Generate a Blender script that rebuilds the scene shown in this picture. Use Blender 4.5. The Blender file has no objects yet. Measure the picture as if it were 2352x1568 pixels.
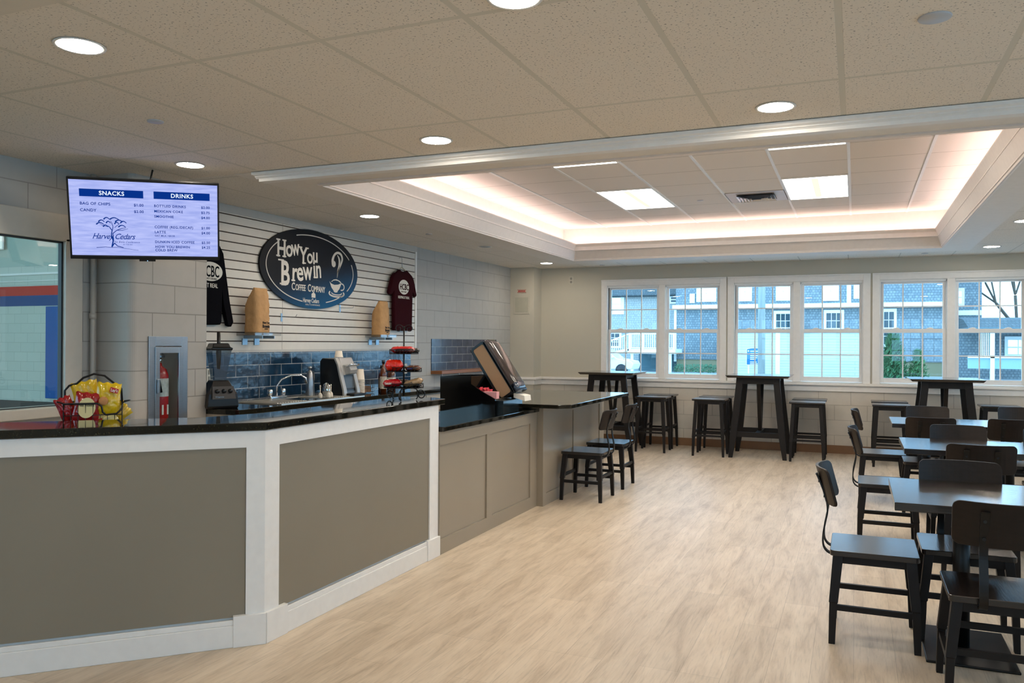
import bpy, bmesh, math, random
from mathutils import Matrix, Vector, Euler
random.seed(7)
PI = math.pi
C = bpy.context.scene.collection
sc = bpy.context.scene

# ------------------------------------------------------------------ camera
cam = bpy.data.cameras.new('camera')
camo = bpy.data.objects.new('camera', cam); C.objects.link(camo)
cam.sensor_width = 36.0; cam.lens = 1872.0/2352.0*36.0
cam.clip_start = 0.05; cam.clip_end = 400
_y, _p, _r = math.radians(22.83), math.radians(.093), math.radians(.30)
_f = Vector((-math.sin(_y)*math.cos(_p), math.cos(_y)*math.cos(_p), math.sin(_p)))
_r0 = Vector((math.cos(_y), math.sin(_y), 0)); _u0 = _r0.cross(_f)
_rr = _r0*math.cos(_r) + _u0*math.sin(_r); _uu = -_r0*math.sin(_r) + _u0*math.cos(_r)
camo.matrix_world = Matrix(((_rr.x, _uu.x, -_f.x, 0), (_rr.y, _uu.y, -_f.y, 0), (_rr.z, _uu.z, -_f.z, 1.47), (0, 0, 0, 1)))
sc.camera = camo

# ------------------------------------------------------------------ exposure, world
sc.view_settings.view_transform = 'Standard'; sc.view_settings.look = 'None'
sc.view_settings.gamma = 1.0; sc.view_settings.use_curve_mapping = False
sc.view_settings.exposure = 0.2
SKY = 4.6          # strength of the overcast sky
K_DOWN = 96.0      # recessed downlights
K_TROF = 13.0       # square ceiling panels
K_COVE = 10.5       # light strip hidden in the ceiling cove
w = bpy.data.worlds.new('world'); sc.world = w; w.use_nodes = True
nt = w.node_tree; nt.nodes.clear()
bg = nt.nodes.new('ShaderNodeBackground'); out = nt.nodes.new('ShaderNodeOutputWorld')
geo = nt.nodes.new('ShaderNodeNewGeometry'); sep = nt.nodes.new('ShaderNodeSeparateXYZ')
rmp = nt.nodes.new('ShaderNodeValToRGB')
rmp.color_ramp.elements[0].position = .48; rmp.color_ramp.elements[0].color = (.42, .72, 1.0, 1)
rmp.color_ramp.elements[1].position = .75; rmp.color_ramp.elements[1].color = (.36, .66, 1.0, 1)
tc = nt.nodes.new('ShaderNodeTexCoord'); ma = nt.nodes.new('ShaderNodeMath'); ma.operation = 'MULTIPLY_ADD'
ma.inputs[1].default_value = .5; ma.inputs[2].default_value = .5
nt.links.new(tc.outputs['Generated'], sep.inputs[0]); nt.links.new(sep.outputs['Z'], ma.inputs[0])
nt.links.new(ma.outputs[0], rmp.inputs[0]); nt.links.new(rmp.outputs[0], bg.inputs[0])
bg.inputs[1].default_value = SKY; nt.links.new(bg.outputs[0], out.inputs[0])

# ------------------------------------------------------------------ materials
def s2l(c):
    return tuple((x/12.92 if x <= .04045 else ((x+.055)/1.055)**2.4) for x in [v/255 for v in c])
MATS = {}
def mat(name, rgb, rough=.5, metal=0, spec=.5, noise=0, nscale=20, bump=0, bscale=80, emit=None, estr=1, stretch=None, coat=0):
    """plain paint / metal / plastic with optional procedural mottling and bump"""
    if name in MATS: return MATS[name]
    m = bpy.data.materials.new(name); m.use_nodes = True
    t = m.node_tree; b = t.nodes['Principled BSDF']
    col = s2l(rgb)+(1,)
    b.inputs['Base Color'].default_value = col; b.inputs['Roughness'].default_value = rough
    b.inputs['Metallic'].default_value = metal; b.inputs['Specular IOR Level'].default_value = spec
    b.inputs['Coat Weight'].default_value = coat
    tcn = t.nodes.new('ShaderNodeTexCoord'); src = tcn.outputs['Object']
    if stretch:
        mp = t.nodes.new('ShaderNodeMapping'); mp.inputs['Scale'].default_value = stretch
        t.links.new(src, mp.inputs[0]); src = mp.outputs[0]
    if noise or True:
        n = t.nodes.new('ShaderNodeTexNoise'); n.inputs['Scale'].default_value = nscale; n.inputs['Detail'].default_value = 4
        t.links.new(src, n.inputs['Vector'])
        mx = t.nodes.new('ShaderNodeMix'); mx.data_type = 'RGBA'; mx.blend_type = 'MULTIPLY'
        r = t.nodes.new('ShaderNodeMapRange'); r.inputs[1].default_value = .3; r.inputs[2].default_value = .7
        nn = noise if noise else .03
        r.inputs[3].default_value = 1-nn; r.inputs[4].default_value = 1+nn*.5
        t.links.new(n.outputs[0], r.inputs[0])
        mx.inputs[0].default_value = 1; mx.inputs[6].default_value = col
        t.links.new(r.outputs[0], mx.inputs[7]); t.links.new(mx.outputs[2], b.inputs['Base Color'])
    if bump:
        n2 = t.nodes.new('ShaderNodeTexNoise'); n2.inputs['Scale'].default_value = bscale; n2.inputs['Detail'].default_value = 3
        t.links.new(src, n2.inputs['Vector'])
        bp = t.nodes.new('ShaderNodeBump'); bp.inputs['Strength'].default_value = bump; bp.inputs['Distance'].default_value = .01
        t.links.new(n2.outputs[0], bp.inputs['Height']); t.links.new(bp.outputs[0], b.inputs['Normal'])
    if emit:
        b.inputs['Emission Color'].default_value = tuple(emit)+(1,); b.inputs['Emission Strength'].default_value = estr
    MATS[name] = m; return m

def pos_vec(t, axes, off=(0, 0)):
    """world position turned to a flat pattern coordinate: axes picks the two world axes"""
    g = t.nodes.new('ShaderNodeNewGeometry'); s = t.nodes.new('ShaderNodeSeparateXYZ'); c = t.nodes.new('ShaderNodeCombineXYZ')
    t.links.new(g.outputs['Position'], s.inputs[0])
    for i, a in enumerate(axes):
        ad = t.nodes.new('ShaderNodeMath'); ad.operation = 'ADD'; ad.inputs[1].default_value = off[i]
        t.links.new(s.outputs['XYZ'.index(a)], ad.inputs[0]); t.links.new(ad.outputs[0], c.inputs[i])
    return c.outputs[0]

def brick(name, axes, c1, c2, mortar, bw, bh, ms, off=.5, freq=2, shift=(0, 0), rough=.5, bump=.4, spec=.5, wob=0, mott=0, dots=False, coat=0):
    if name in MATS: return MATS[name]
    m = bpy.data.materials.new(name); m.use_nodes = True
    t = m.node_tree; b = t.nodes['Principled BSDF']; b.inputs['Roughness'].default_value = rough; b.inputs['Specular IOR Level'].default_value = spec
    v = pos_vec(t, axes, shift)
    k = t.nodes.new('ShaderNodeTexBrick'); k.offset = off; k.offset_frequency = freq; k.squash = 1
    k.inputs['Scale'].default_value = 1; k.inputs['Brick Width'].default_value = bw; k.inputs['Row Height'].default_value = bh
    k.inputs['Mortar Size'].default_value = ms; k.inputs['Mortar Smooth'].default_value = .15; k.inputs['Bias'].default_value = 0
    k.inputs['Color1'].default_value = s2l(c1)+(1,); k.inputs['Color2'].default_value = s2l(c2)+(1,); k.inputs['Mortar'].default_value = s2l(mortar)+(1,)
    t.links.new(v, k.inputs['Vector'])
    colo = k.outputs['Color']
    if mott:
        n = t.nodes.new('ShaderNodeTexNoise'); n.inputs['Scale'].default_value = 9; n.inputs['Detail'].default_value = 5
        t.links.new(v, n.inputs['Vector'])
        r = t.nodes.new('ShaderNodeMapRange'); r.inputs[1].default_value = .3; r.inputs[2].default_value = .7; r.inputs[3].default_value = 1-mott; r.inputs[4].default_value = 1+mott
        t.links.new(n.outputs[0], r.inputs[0])
        mx = t.nodes.new('ShaderNodeMix'); mx.data_type = 'RGBA'; mx.blend_type = 'MULTIPLY'; mx.inputs[0].default_value = 1
        t.links.new(colo, mx.inputs[6]); t.links.new(r.outputs[0], mx.inputs[7]); colo = mx.outputs[2]
    if dots:
        vo = t.nodes.new('ShaderNodeTexNoise'); vo.inputs['Scale'].default_value = 105; vo.inputs['Detail'].default_value = 2.5
        t.links.new(v, vo.inputs['Vector'])
        r = t.nodes.new('ShaderNodeMapRange'); r.inputs[1].default_value = .33; r.inputs[2].default_value = .39; r.inputs[3].default_value = .42; r.inputs[4].default_value = 1
        t.links.new(vo.outputs[0], r.inputs[0])
        fm = t.nodes.new('ShaderNodeMath'); fm.operation = 'MAXIMUM'; t.links.new(r.outputs[0], fm.inputs[0]); t.links.new(k.outputs['Fac'], fm.inputs[1])
        mx = t.nodes.new('ShaderNodeMix'); mx.data_type = 'RGBA'; mx.blend_type = 'MULTIPLY'; mx.inputs[0].default_value = 1
        t.links.new(colo, mx.inputs[6]); t.links.new(fm.outputs[0], mx.inputs[7]); colo = mx.outputs[2]
    t.links.new(colo, b.inputs['Base Color'])
    inv = t.nodes.new('ShaderNodeMath'); inv.operation = 'SUBTRACT'; inv.inputs[0].default_value = 1; t.links.new(k.outputs['Fac'], inv.inputs[1])
    h = inv.outputs[0]
    if wob:
        n = t.nodes.new('ShaderNodeTexNoise'); n.inputs['Scale'].default_value = 14; n.inputs['Detail'].default_value = 2
        t.links.new(v, n.inputs['Vector']); a = t.nodes.new('ShaderNodeMath'); a.operation = 'MULTIPLY_ADD'; a.inputs[1].default_value = wob
        t.links.new(n.outputs[0], a.inputs[0]); t.links.new(h, a.inputs[2]); h = a.outputs[0]
    bp = t.nodes.new('ShaderNodeBump'); bp.inputs['Strength'].default_value = bump; bp.inputs['Distance'].default_value = .004
    t.links.new(h, bp.inputs['Height']); t.links.new(bp.outputs[0], b.inputs['Normal'])
    b.inputs['Coat Weight'].default_value = coat
    MATS[name] = m; return m

def glass(name, tint=(1, 1, 1), refl=1.0, rough=0.0):
    if name in MATS: return MATS[name]
    m = bpy.data.materials.new(name); m.use_nodes = True; t = m.node_tree; t.nodes.clear()
    o = t.nodes.new('ShaderNodeOutputMaterial'); tr = t.nodes.new('ShaderNodeBsdfTransparent'); gl = t.nodes.new('ShaderNodeBsdfGlossy')
    tr.inputs[0].default_value = tuple(tint)+(1,); gl.inputs['Roughness'].default_value = rough
    fr = t.nodes.new('ShaderNodeFresnel'); gm = t.nodes.new('ShaderNodeNewGeometry'); io = t.nodes.new('ShaderNodeMapRange')
    io.inputs[3].default_value = 1.45; io.inputs[4].default_value = 1/1.45; t.links.new(gm.outputs['Backfacing'], io.inputs[0]); t.links.new(io.outputs[0], fr.inputs[0])
    mu = t.nodes.new('ShaderNodeMath'); mu.operation = 'MULTIPLY'; mu.inputs[1].default_value = refl
    mx = t.nodes.new('ShaderNodeMixShader'); t.links.new(fr.outputs[0], mu.inputs[0]); t.links.new(mu.outputs[0], mx.inputs[0])
    t.links.new(tr.outputs[0], mx.inputs[1]); t.links.new(gl.outputs[0], mx.inputs[2]); t.links.new(mx.outputs[0], o.inputs[0])
    MATS[name] = m; return m

def emis(name, rgb, s):
    if name in MATS: return MATS[name]
    m = bpy.data.materials.new(name); m.use_nodes = True; t = m.node_tree; t.nodes.clear()
    o = t.nodes.new('ShaderNodeOutputMaterial'); e = t.nodes.new('ShaderNodeEmission'); e.inputs[0].default_value = tuple(rgb)+(1,); e.inputs[1].default_value = s
    t.links.new(e.outputs[0], o.inputs[0]); MATS[name] = m; return m

def floor_mat():
    m = bpy.data.materials.new('light_vinyl_plank'); m.use_nodes = True; t = m.node_tree; b = t.nodes['Principled BSDF']
    v = pos_vec(t, 'YX')
    k = t.nodes.new('ShaderNodeTexBrick'); k.offset = .37; k.offset_frequency = 3
    k.inputs['Scale'].default_value = 1; k.inputs['Brick Width'].default_value = 1.22; k.inputs['Row Height'].default_value = .18
    k.inputs['Mortar Size'].default_value = .0012; k.inputs['Mortar Smooth'].default_value = .3
    k.inputs['Color1'].default_value = s2l((214, 197, 175))+(1,); k.inputs['Color2'].default_value = s2l((201, 184, 162))+(1,); k.inputs['Mortar'].default_value = s2l((180, 164, 144))+(1,)
    t.links.new(v, k.inputs['Vector'])
    mp = t.nodes.new('ShaderNodeMapping'); mp.inputs['Scale'].default_value = (1.3, 8.5, 1); t.links.new(v, mp.inputs[0])
    n = t.nodes.new('ShaderNodeTexNoise'); n.inputs['Scale'].default_value = 1.5; n.inputs['Detail'].default_value = 8; n.inputs['Roughness'].default_value = .62; n.inputs['Distortion'].default_value = .6
    t.links.new(mp.outputs[0], n.inputs['Vector'])
    cr = t.nodes.new('ShaderNodeValToRGB'); e = cr.color_ramp.elements
    e[0].position = .30; e[0].color = (.72, .67, .61, 1); e[1].position = .64; e[1].color = (1.08, 1.08, 1.07, 1)
    x = cr.color_ramp.elements.new(.48); x.color = (.97, .95, .92, 1)
    t.links.new(n.outputs[0], cr.inputs[0])
    mx = t.nodes.new('ShaderNodeMix'); mx.data_type = 'RGBA'; mx.blend_type = 'MULTIPLY'; mx.inputs[0].default_value = .95
    t.links.new(k.outputs['Color'], mx.inputs[6]); t.links.new(cr.outputs[0], mx.inputs[7])
    mp2 = t.nodes.new('ShaderNodeMapping'); mp2.inputs['Scale'].default_value = (5, 60, 1); t.links.new(v, mp2.inputs[0])
    n2 = t.nodes.new('ShaderNodeTexNoise'); n2.inputs['Scale'].default_value = 1.5; n2.inputs['Detail'].default_value = 6; t.links.new(mp2.outputs[0], n2.inputs['Vector'])
    r2 = t.nodes.new('ShaderNodeMapRange'); r2.inputs[1].default_value = .3; r2.inputs[2].default_value = .5; r2.inputs[3].default_value = .84; r2.inputs[4].default_value = 1.0
    t.links.new(n2.outputs[0], r2.inputs[0])
    mx2 = t.nodes.new('ShaderNodeMix'); mx2.data_type = 'RGBA'; mx2.blend_type = 'MULTIPLY'; mx2.inputs[0].default_value = 1
    t.links.new(mx.outputs[2], mx2.inputs[6]); t.links.new(r2.outputs[0], mx2.inputs[7])
    t.links.new(mx2.outputs[2], b.inputs['Base Color']); b.inputs['Roughness'].default_value = .42; b.inputs['Specular IOR Level'].default_value = .4
    bp = t.nodes.new('ShaderNodeBump'); bp.inputs['Strength'].default_value = .12; bp.inputs['Distance'].default_value = .003
    t.links.new(n2.outputs[0], bp.inputs['Height']); t.links.new(bp.outputs[0], b.inputs['Normal'])
    return m

def granite():
    m = bpy.data.materials.new('black_granite'); m.use_nodes = True; t = m.node_tree; b = t.nodes['Principled BSDF']
    tcn = t.nodes.new('ShaderNodeTexCoord'); vo = t.nodes.new('ShaderNodeTexVoronoi'); vo.inputs['Scale'].default_value = 260
    t.links.new(tcn.outputs['Object'], vo.inputs['Vector'])
    cr = t.nodes.new('ShaderNodeValToRGB'); e = cr.color_ramp.elements
    e[0].position = .0; e[0].color = (.006, .006, .005, 1); e[1].position = 1.0; e[1].color = (.012, .012, .01, 1)
    x = cr.color_ramp.elements.new(.80); x.color = (.010, .009, .006, 1); x = cr.color_ramp.elements.new(.93); x.color = (.05, .045, .02, 1)
    t.links.new(vo.outputs['Color'], cr.inputs[0]); t.links.new(cr.outputs[0], b.inputs['Base Color'])
    b.inputs['Roughness'].default_value = .04; b.inputs['Specular IOR Level'].default_value = .5; b.inputs['Coat Weight'].default_value = .25; b.inputs['Coat Roughness'].default_value = .02
    MATS['black_granite'] = m; return m

def wood_top(name, rgb, rough=.28, coat=.3):
    m = mat(name, rgb, rough=rough, noise=.35, nscale=6, stretch=(1, 14, 14), bump=.06, bscale=10, coat=coat)
    m.node_tree.nodes['Principled BSDF'].inputs['Coat Roughness'].default_value = .22
    return m

M_white = mat('white_trim_paint', (238, 235, 230), .45)
M_white2 = mat('white_window_vinyl', (236, 235, 232), .4)
M_taupe = mat('taupe_panel_paint', (138, 128, 111), .55, noise=.04, nscale=2)
M_taupe2 = mat('taupe_cabinet_paint', (152, 140, 122), .35, noise=.04, nscale=2)
M_gran = granite()
M_soffit = mat('soffit_drywall_paint', (232, 226, 218), .6)
M_wallp = mat('greige_wall_paint', (196, 190, 174), .6, noise=.03, nscale=1.5)
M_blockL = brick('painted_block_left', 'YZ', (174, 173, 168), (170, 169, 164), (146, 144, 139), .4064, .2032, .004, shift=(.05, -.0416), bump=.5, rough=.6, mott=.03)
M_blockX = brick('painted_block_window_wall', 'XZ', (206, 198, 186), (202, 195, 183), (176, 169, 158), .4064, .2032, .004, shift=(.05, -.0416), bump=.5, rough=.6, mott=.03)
M_tile = brick('navy_glazed_tile', 'YZ', (22, 42, 62), (30, 58, 82), (150, 155, 158), .30, .10, .0035, shift=(.042-.002, .036), rough=.1, bump=.35, spec=.6, wob=.9, mott=.35)
M_tile2 = brick('slate_blue_tile', 'YZ', (52, 62, 80), (66, 74, 92), (140, 144, 148), .31, .10, .0035, shift=(.049+.0, .085), rough=.18, bump=.3, spec=.5, wob=.5, mott=.25)
M_ceil = brick('speckled_ceiling_tile', 'XY', (236, 226, 212), (234, 224, 210), (216, 209, 194), .6096, 1.2192, .014, off=0, freq=1, shift=(3.101+.006, -2.58+1.2192*6), rough=.85, bump=.25, dots=True, spec=.2)
M_ceil2 = brick('far_ceiling_tile', 'XY', (232, 226, 216), (230, 224, 214), (200, 196, 186), .6096, 1.2192, .008, off=0, freq=1, shift=(4.35+.004, -5.71+1.2192*6), rough=.85, bump=.2, dots=True, spec=.2)
M_ceil3 = brick('raised_ceiling_tile', 'XY', (236, 228, 220), (234, 226, 218), (150, 138, 126), .61, .61, .0035, off=0, freq=1, shift=(.055+.61*10, -6.86+.61*12), rough=.85, bump=.15, spec=.2)
M_dark = wood_top('espresso_wood', (28, 21, 18), .22, .35)
M_darkleg = mat('espresso_leg_wood', (20, 15, 13), .5, spec=.3, noise=.15, nscale=20)
M_back = mat('espresso_backrest_wood', (30, 22, 18), .45, spec=.3, noise=.2, nscale=6, stretch=(1, 3, 14))
M_top = wood_top('espresso_table_top', (34, 28, 26), .14, .7)
M_bmetal = mat('black_powder_metal', (18, 16, 15), .4, metal=.3)
M_bplast = mat('black_plastic', (12, 12, 13), .3)
M_acryl = mat('glossy_black_acrylic', (6, 5, 5), .06, spec=.5)
M_chrome = mat('chrome', (225, 228, 232), .12, metal=1)
M_steel = mat('brushed_steel', (170, 174, 178), .3, metal=1, stretch=(1, 1, 30), noise=.1)
M_glass = glass('clear_window_glass', (.93, .98, 1.0), .9)
M_clear = glass('clear_acrylic', (.80, .82, .84), 1.2, .02)
M_kraft = mat('kraft_paper', (196, 150, 98), .75, noise=.12, nscale=14, bump=.5, bscale=30)
M_ink = mat('dark_print', (38, 30, 26), .7)
M_navyf = mat('black_fabric', (9, 9, 15), .95, spec=.1, bump=.4, bscale=300)
M_maroon = mat('maroon_fabric', (48, 8, 16), .9, spec=.1, bump=.4, bscale=200)
M_print = mat('white_print', (214, 210, 200), .8)
M_rubber = mat('brown_rubber_base', (132, 96, 66), .5)
M_paper = mat('white_paper', (228, 222, 210), .8)
M_cup = mat('ivory_paper_cup', (226, 216, 200), .7)
M_red = mat('red_enamel', (178, 16, 16), .25)
M_wood = wood_top('walnut_shelf_board', (150, 92, 48), .4, .2)
M_beige = mat('warm_grey_cabinet', (176, 166, 150), .45)

# ------------------------------------------------------------------ mesh builder
class MB:
    def __init__(s): s.bm = bmesh.new(); s.mi = 0; s.M = Matrix.Identity(4)
    def _v(s, p): return s.bm.verts.new(s.M @ Vector(p))
    def _f(s, vs, smooth=False):
        try:
            f = s.bm.faces.new(vs); f.material_index = s.mi; f.smooth = smooth; return f
        except ValueError: return None
    def hexa(s, p):    # 8 points: bottom 4 ccw, top 4 ccw
        v = [s._v(q) for q in p]
        for q in ((3, 2, 1, 0), (4, 5, 6, 7), (0, 1, 5, 4), (1, 2, 6, 5), (2, 3, 7, 6), (3, 0, 4, 7)): s._f([v[i] for i in q])
        return s
    def box(s, x0, x1, y0, y1, z0, z1):
        if x0 > x1: x0, x1 = x1, x0
        if y0 > y1: y0, y1 = y1, y0
        if z0 > z1: z0, z1 = z1, z0
        return s.hexa([(x0, y0, z0), (x1, y0, z0), (x1, y1, z0), (x0, y1, z0), (x0, y0, z1), (x1, y0, z1), (x1, y1, z1), (x0, y1, z1)])
    def bar(s, a, b, w, h, up=(0, 0, 1)):   # box beam from a to b
        a, b = Vector(a), Vector(b); d = (b-a).normalized(); u = Vector(up)
        if abs(d.dot(u)) > .98: u = Vector((1, 0, 0))
        r = d.cross(u).normalized(); u = r.cross(d).normalized()
        return s.hexa([a-r*w/2-u*h/2, a+r*w/2-u*h/2, b+r*w/2-u*h/2, b-r*w/2-u*h/2, a-r*w/2+u*h/2, a+r*w/2+u*h/2, b+r*w/2+u*h/2, b-r*w/2+u*h/2])
    def loft(s, rings, smooth=False, cap=True):
        R = [[s._v(p) for p in r] for r in rings]; n = len(R[0])
        for a, b in zip(R, R[1:]):
            for i in range(n): s._f([a[i], a[(i+1) % n], b[(i+1) % n], b[i]], smooth)
        if cap: s._f(list(reversed(R[0]))); s._f(R[-1])
        return s
    def rects(s, secs):   # sections (x,y,z,hx,hy)
        return s.loft([[(x-a, y-b, z), (x+a, y-b, z), (x+a, y+b, z), (x-a, y+b, z)] for x, y, z, a, b in secs])
    def lathe(s, prof, c=(0, 0, 0), n=24, axis='z', smooth=True, cap=True):
        rings = []
        for r, z in prof:
            ring = []
            for i in range(n):
                a = 2*PI*i/n; x, y = r*math.cos(a), r*math.sin(a)
                p = (x, y, z) if axis == 'z' else ((z, x, y) if axis == 'x' else (y, z, x))
                ring.append((p[0]+c[0], p[1]+c[1], p[2]+c[2]))
            rings.append(ring)
        return s.loft(rings, smooth, cap)
    def cyl(s, c, r, z0, z1, n=20, axis='z'): return s.lathe([(r, z0), (r, z1)], c, n, axis)
    def tube(s, pts, r, n=8, closed=False):
        P = [Vector(p) for p in pts]; N = len(P); rings = []; prev = None
        for i, p in enumerate(P):
            if closed: d = (P[(i+1) % N]-P[i-1]).normalized()
            else: d = ((P[i+1] if i < N-1 else P[i])-(P[i-1] if i else P[i])).normalized()
            if prev is None: a = d.cross(Vector((0, 0, 1))); a = a if a.length > .1 else d.cross(Vector((1, 0, 0)))
            else: a = prev-d*prev.dot(d)
            a.normalize(); prev = a; b = d.cross(a)
            rings.append([p+(a*math.cos(2*PI*k/n)+b*math.sin(2*PI*k/n))*r for k in range(n)])
        if closed: rings.append(rings[0]); return s.loft(rings, True, False)
        return s.loft(rings, True)
    def strap(s, pts, w, t):     # flat bar following pts in the XZ plane, width w along Y
        P = [Vector(p) for p in pts]; rings = []
        for i, p in enumerate(P):
            d = ((P[i+1] if i < len(P)-1 else P[i])-(P[i-1] if i else P[i])).normalized(); n = Vector((-d.z, 0, d.x)); y = Vector((0, w/2, 0))
            rings.append([p-n*t/2-y, p+n*t/2-y, p+n*t/2+y, p-n*t/2+y])
        return s.loft(rings, False)
    def prism(s, poly, h0, h1, plane='xy'):
        def q(a, b, h): return (a, b, h) if plane == 'xy' else ((a, h, b) if plane == 'xz' else (h, a, b))
        return s.loft([[q(a, b, h0) for a, b in poly], [q(a, b, h1) for a, b in poly]])
    def grid(s, fn, nu, nv, smooth=True, cu=False):
        V = [[s._v(fn(i/(nu-(0 if cu else 0)), j/nv)) for j in range(nv+1)] for i in range(nu+(0 if cu else 1))]
        n = len(V)
        for i in range(n if cu else n-1):
            for j in range(nv): s._f([V[i][j], V[(i+1) % n][j], V[(i+1) % n][j+1], V[i][j+1]], smooth)
        return s
    def ball(s, c, r, n=12, sq=(1, 1, 1)):
        m = n//2
        return s.grid(lambda u, v: (c[0]+r*sq[0]*math.cos(2*PI*u)*math.sin(PI*v), c[1]+r*sq[1]*math.sin(2*PI*u)*math.sin(PI*v), c[2]+r*sq[2]*math.cos(PI*v)), n, m, True, False)
    def text(s, txt, size, M, sx=1.0, bold=0.0, ext=.001, align='LEFT', spacing=1.0, shear=0):
        cu = bpy.data.curves.new('t', 'FONT'); cu.body = txt; cu.size = size; cu.extrude = ext; cu.offset = bold*size; cu.align_x = align; cu.space_character = spacing; cu.resolution_u = 3; cu.shear = shear
        o = bpy.data.objects.new('t', cu); C.objects.link(o)
        me = bpy.data.meshes.new_from_object(o.evaluated_get(bpy.context.evaluated_depsgraph_get()))
        T = s.M @ M @ Matrix.Diagonal((sx, 1, 1, 1)); me.transform(T)
        n0 = len(s.bm.faces); s.bm.from_mesh(me)
        s.bm.faces.ensure_lookup_table()
        for f in s.bm.faces[n0:]: f.material_index = s.mi
        bpy.data.meshes.remove(me); bpy.data.objects.remove(o); bpy.data.curves.remove(cu)
        return s
    def build(s, name, mats, parent=None, bevel=0, label=None, weld=False):
        if weld: bmesh.ops.remove_doubles(s.bm, verts=s.bm.verts, dist=.0002)
        bmesh.ops.recalc_face_normals(s.bm, faces=s.bm.faces)
        me = bpy.data.meshes.new(name); s.bm.to_mesh(me); s.bm.free()
        for m in (mats if isinstance(mats, (list, tuple)) else [mats]): me.materials.append(m)
        o = bpy.data.objects.new(name, me); C.objects.link(o)
        if parent: o.parent = parent
        if bevel:
            b = o.modifiers.new('bevel', 'BEVEL'); b.width = bevel; b.segments = 2; b.limit_method = 'ANGLE'; b.angle_limit = .7
        if label: o['label'] = label
        return o

def tag(o, label, cat, group=None, kind=None):
    o['label'] = label; o['category'] = cat
    if group: o['group'] = group
    if kind: o['kind'] = kind
    return o
def thing(name, label, cat, loc=(0, 0, 0), rz=0, group=None):
    o = bpy.data.objects.new(name, None); C.objects.link(o); o.location = loc; o.rotation_euler = (0, 0, rz); o.empty_display_size = .1
    return tag(o, label, cat, group)
def struct(name, mb, m, bevel=0, parent=None):
    o = mb.build(name, m, parent, bevel)
    if not parent: o['kind'] = 'structure'
    return o
def sroot(name, loc=(0, 0, 0)):
    o = bpy.data.objects.new(name, None); C.objects.link(o); o.location = loc; o['kind'] = 'structure'; o.empty_display_size = .1; return o
def dup(root, loc, rz=None, label=None, group=None):
    r = root.copy(); C.objects.link(r); r.location = loc
    if rz is not None: r.rotation_euler = (0, 0, rz)
    if label: r['label'] = label
    if group: r['group'] = group
    for ch in list(root.children):
        c = ch.copy(); C.objects.link(c); c.parent = r
        for g in list(ch.children):
            d = g.copy(); C.objects.link(d); d.parent = c
    return r
def T(x, y, z): return Matrix.Translation((x, y, z))
def R(a, ax): return Matrix.Rotation(a, 4, ax)

CE = 2.62; XL = -4.89; YW = 11.85; XR = 4.6; YB = -4.2
# ================================================================== ROOM SHELL
struct('floor', MB().box(XL-.2, XR+.2, YB-.2, YW+.25, -.12, 0), floor_mat())

# left wall with the interior window opening
m = MB(); GY0, GY1, GZ0, GZ1 = 1.2, 3.87, 1.03, 2.15
m.box(XL-.2, XL, YB, GY0, 0, CE+.5).box(XL-.2, XL, GY1+.5, YW+.2, 0, CE+.5).box(XL-.2, XL, GY0, GY1+.5, 0, GZ0).box(XL-.2, XL, GY0, GY1+.5, GZ1, CE+.5).box(XL-.025, XL, GY1, GY1+.5, GZ0, GZ1)
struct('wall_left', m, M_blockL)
# block pier with a rounded corner, standing out from the left wall
r = .05; px1, py0, py1 = -4.565, 4.125, 4.83
poly = [(XL, py0)] + [(px1-r+r*math.sin(a), py0+r-r*math.cos(a)) for a in [PI/2*i/6 for i in range(7)]] + [(px1, py1), (XL, py1)]
m = MB()
# recess for the cabinet is cut out by building the pier from slabs
cy0, cy1, cz0, cz1 = 4.30, 4.60, .80, 1.47
m.prism(poly, 0, cz0).prism(poly, cz1, CE)
polyA = [(XL, py0)] + [(px1-r+r*math.sin(a), py0+r-r*math.cos(a)) for a in [PI/2*i/6 for i in range(7)]] + [(px1, cy0), (XL, cy0)]
m.prism(polyA, cz0, cz1).box(XL, px1, cy1, py1, cz0, cz1).box(XL, px1-.2, cy0, cy1, cz0, cz1)
def pier_mat():
    m = brick('painted_block_pier', 'YZ', (182, 175, 165), (178, 171, 161), (144, 138, 128), .4064, .2032, .004, shift=(.16, -.0416), bump=.55, rough=.6, mott=.03)
    return m
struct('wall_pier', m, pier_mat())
# corner chase at the window end
struct('wall_corner_chase', MB().box(XL, -4.5, 11.54, YW+.02, 0, CE), M_wallp)
# window wall
WX = [(-3.526, -1.685), (-1.668, .187), (.210, 2.06)]   # three twin windows (outer casing)
Z0, Z1 = .955, 2.33
m = MB(); m.box(XL-.2, XR+.2, YW, YW+.2, .84, Z0).box(XL-.2, XR+.2, YW, YW+.2, Z1, CE+.5)
xs = [XL-.2] + [v for a, b in WX for v in (a+.09, b-.09)] + [XR+.2]
for i in range(0, len(xs), 2): m.box(xs[i], xs[i+1], YW, YW+.2, Z0, Z1)
struct('wall_window_side', m, M_wallp)
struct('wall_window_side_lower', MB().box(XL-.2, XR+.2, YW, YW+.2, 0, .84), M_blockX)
RW = [(-3.2, -1.4), (-.9, .9), (1.4, 3.2), (3.7, 5.5), (6.0, 7.8), (8.3, 10.1)]
m = MB().box(XR, XR+.2, YB, YW+.2, 0, .95).box(XR, XR+.2, YB, YW+.2, 2.3, CE+.5)
ys_ = [YB]+[v for p in RW for v in p]+[YW+.2]
for i in range(0, len(ys_), 2): m.box(XR, XR+.2, ys_[i], ys_[i+1], .95, 2.3)
struct('wall_right', m, M_wallp)
BW = [(-3.8, -2.0), (-1.4, .4), (1.0, 2.8)]
m = MB().box(XL-.2, XR+.2, YB-.2, YB, 0, .95).box(XL-.2, XR+.2, YB-.2, YB, 2.3, CE+.5)
xs_ = [XL-.2]+[v for p in BW for v in p]+[XR+.2]
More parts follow.
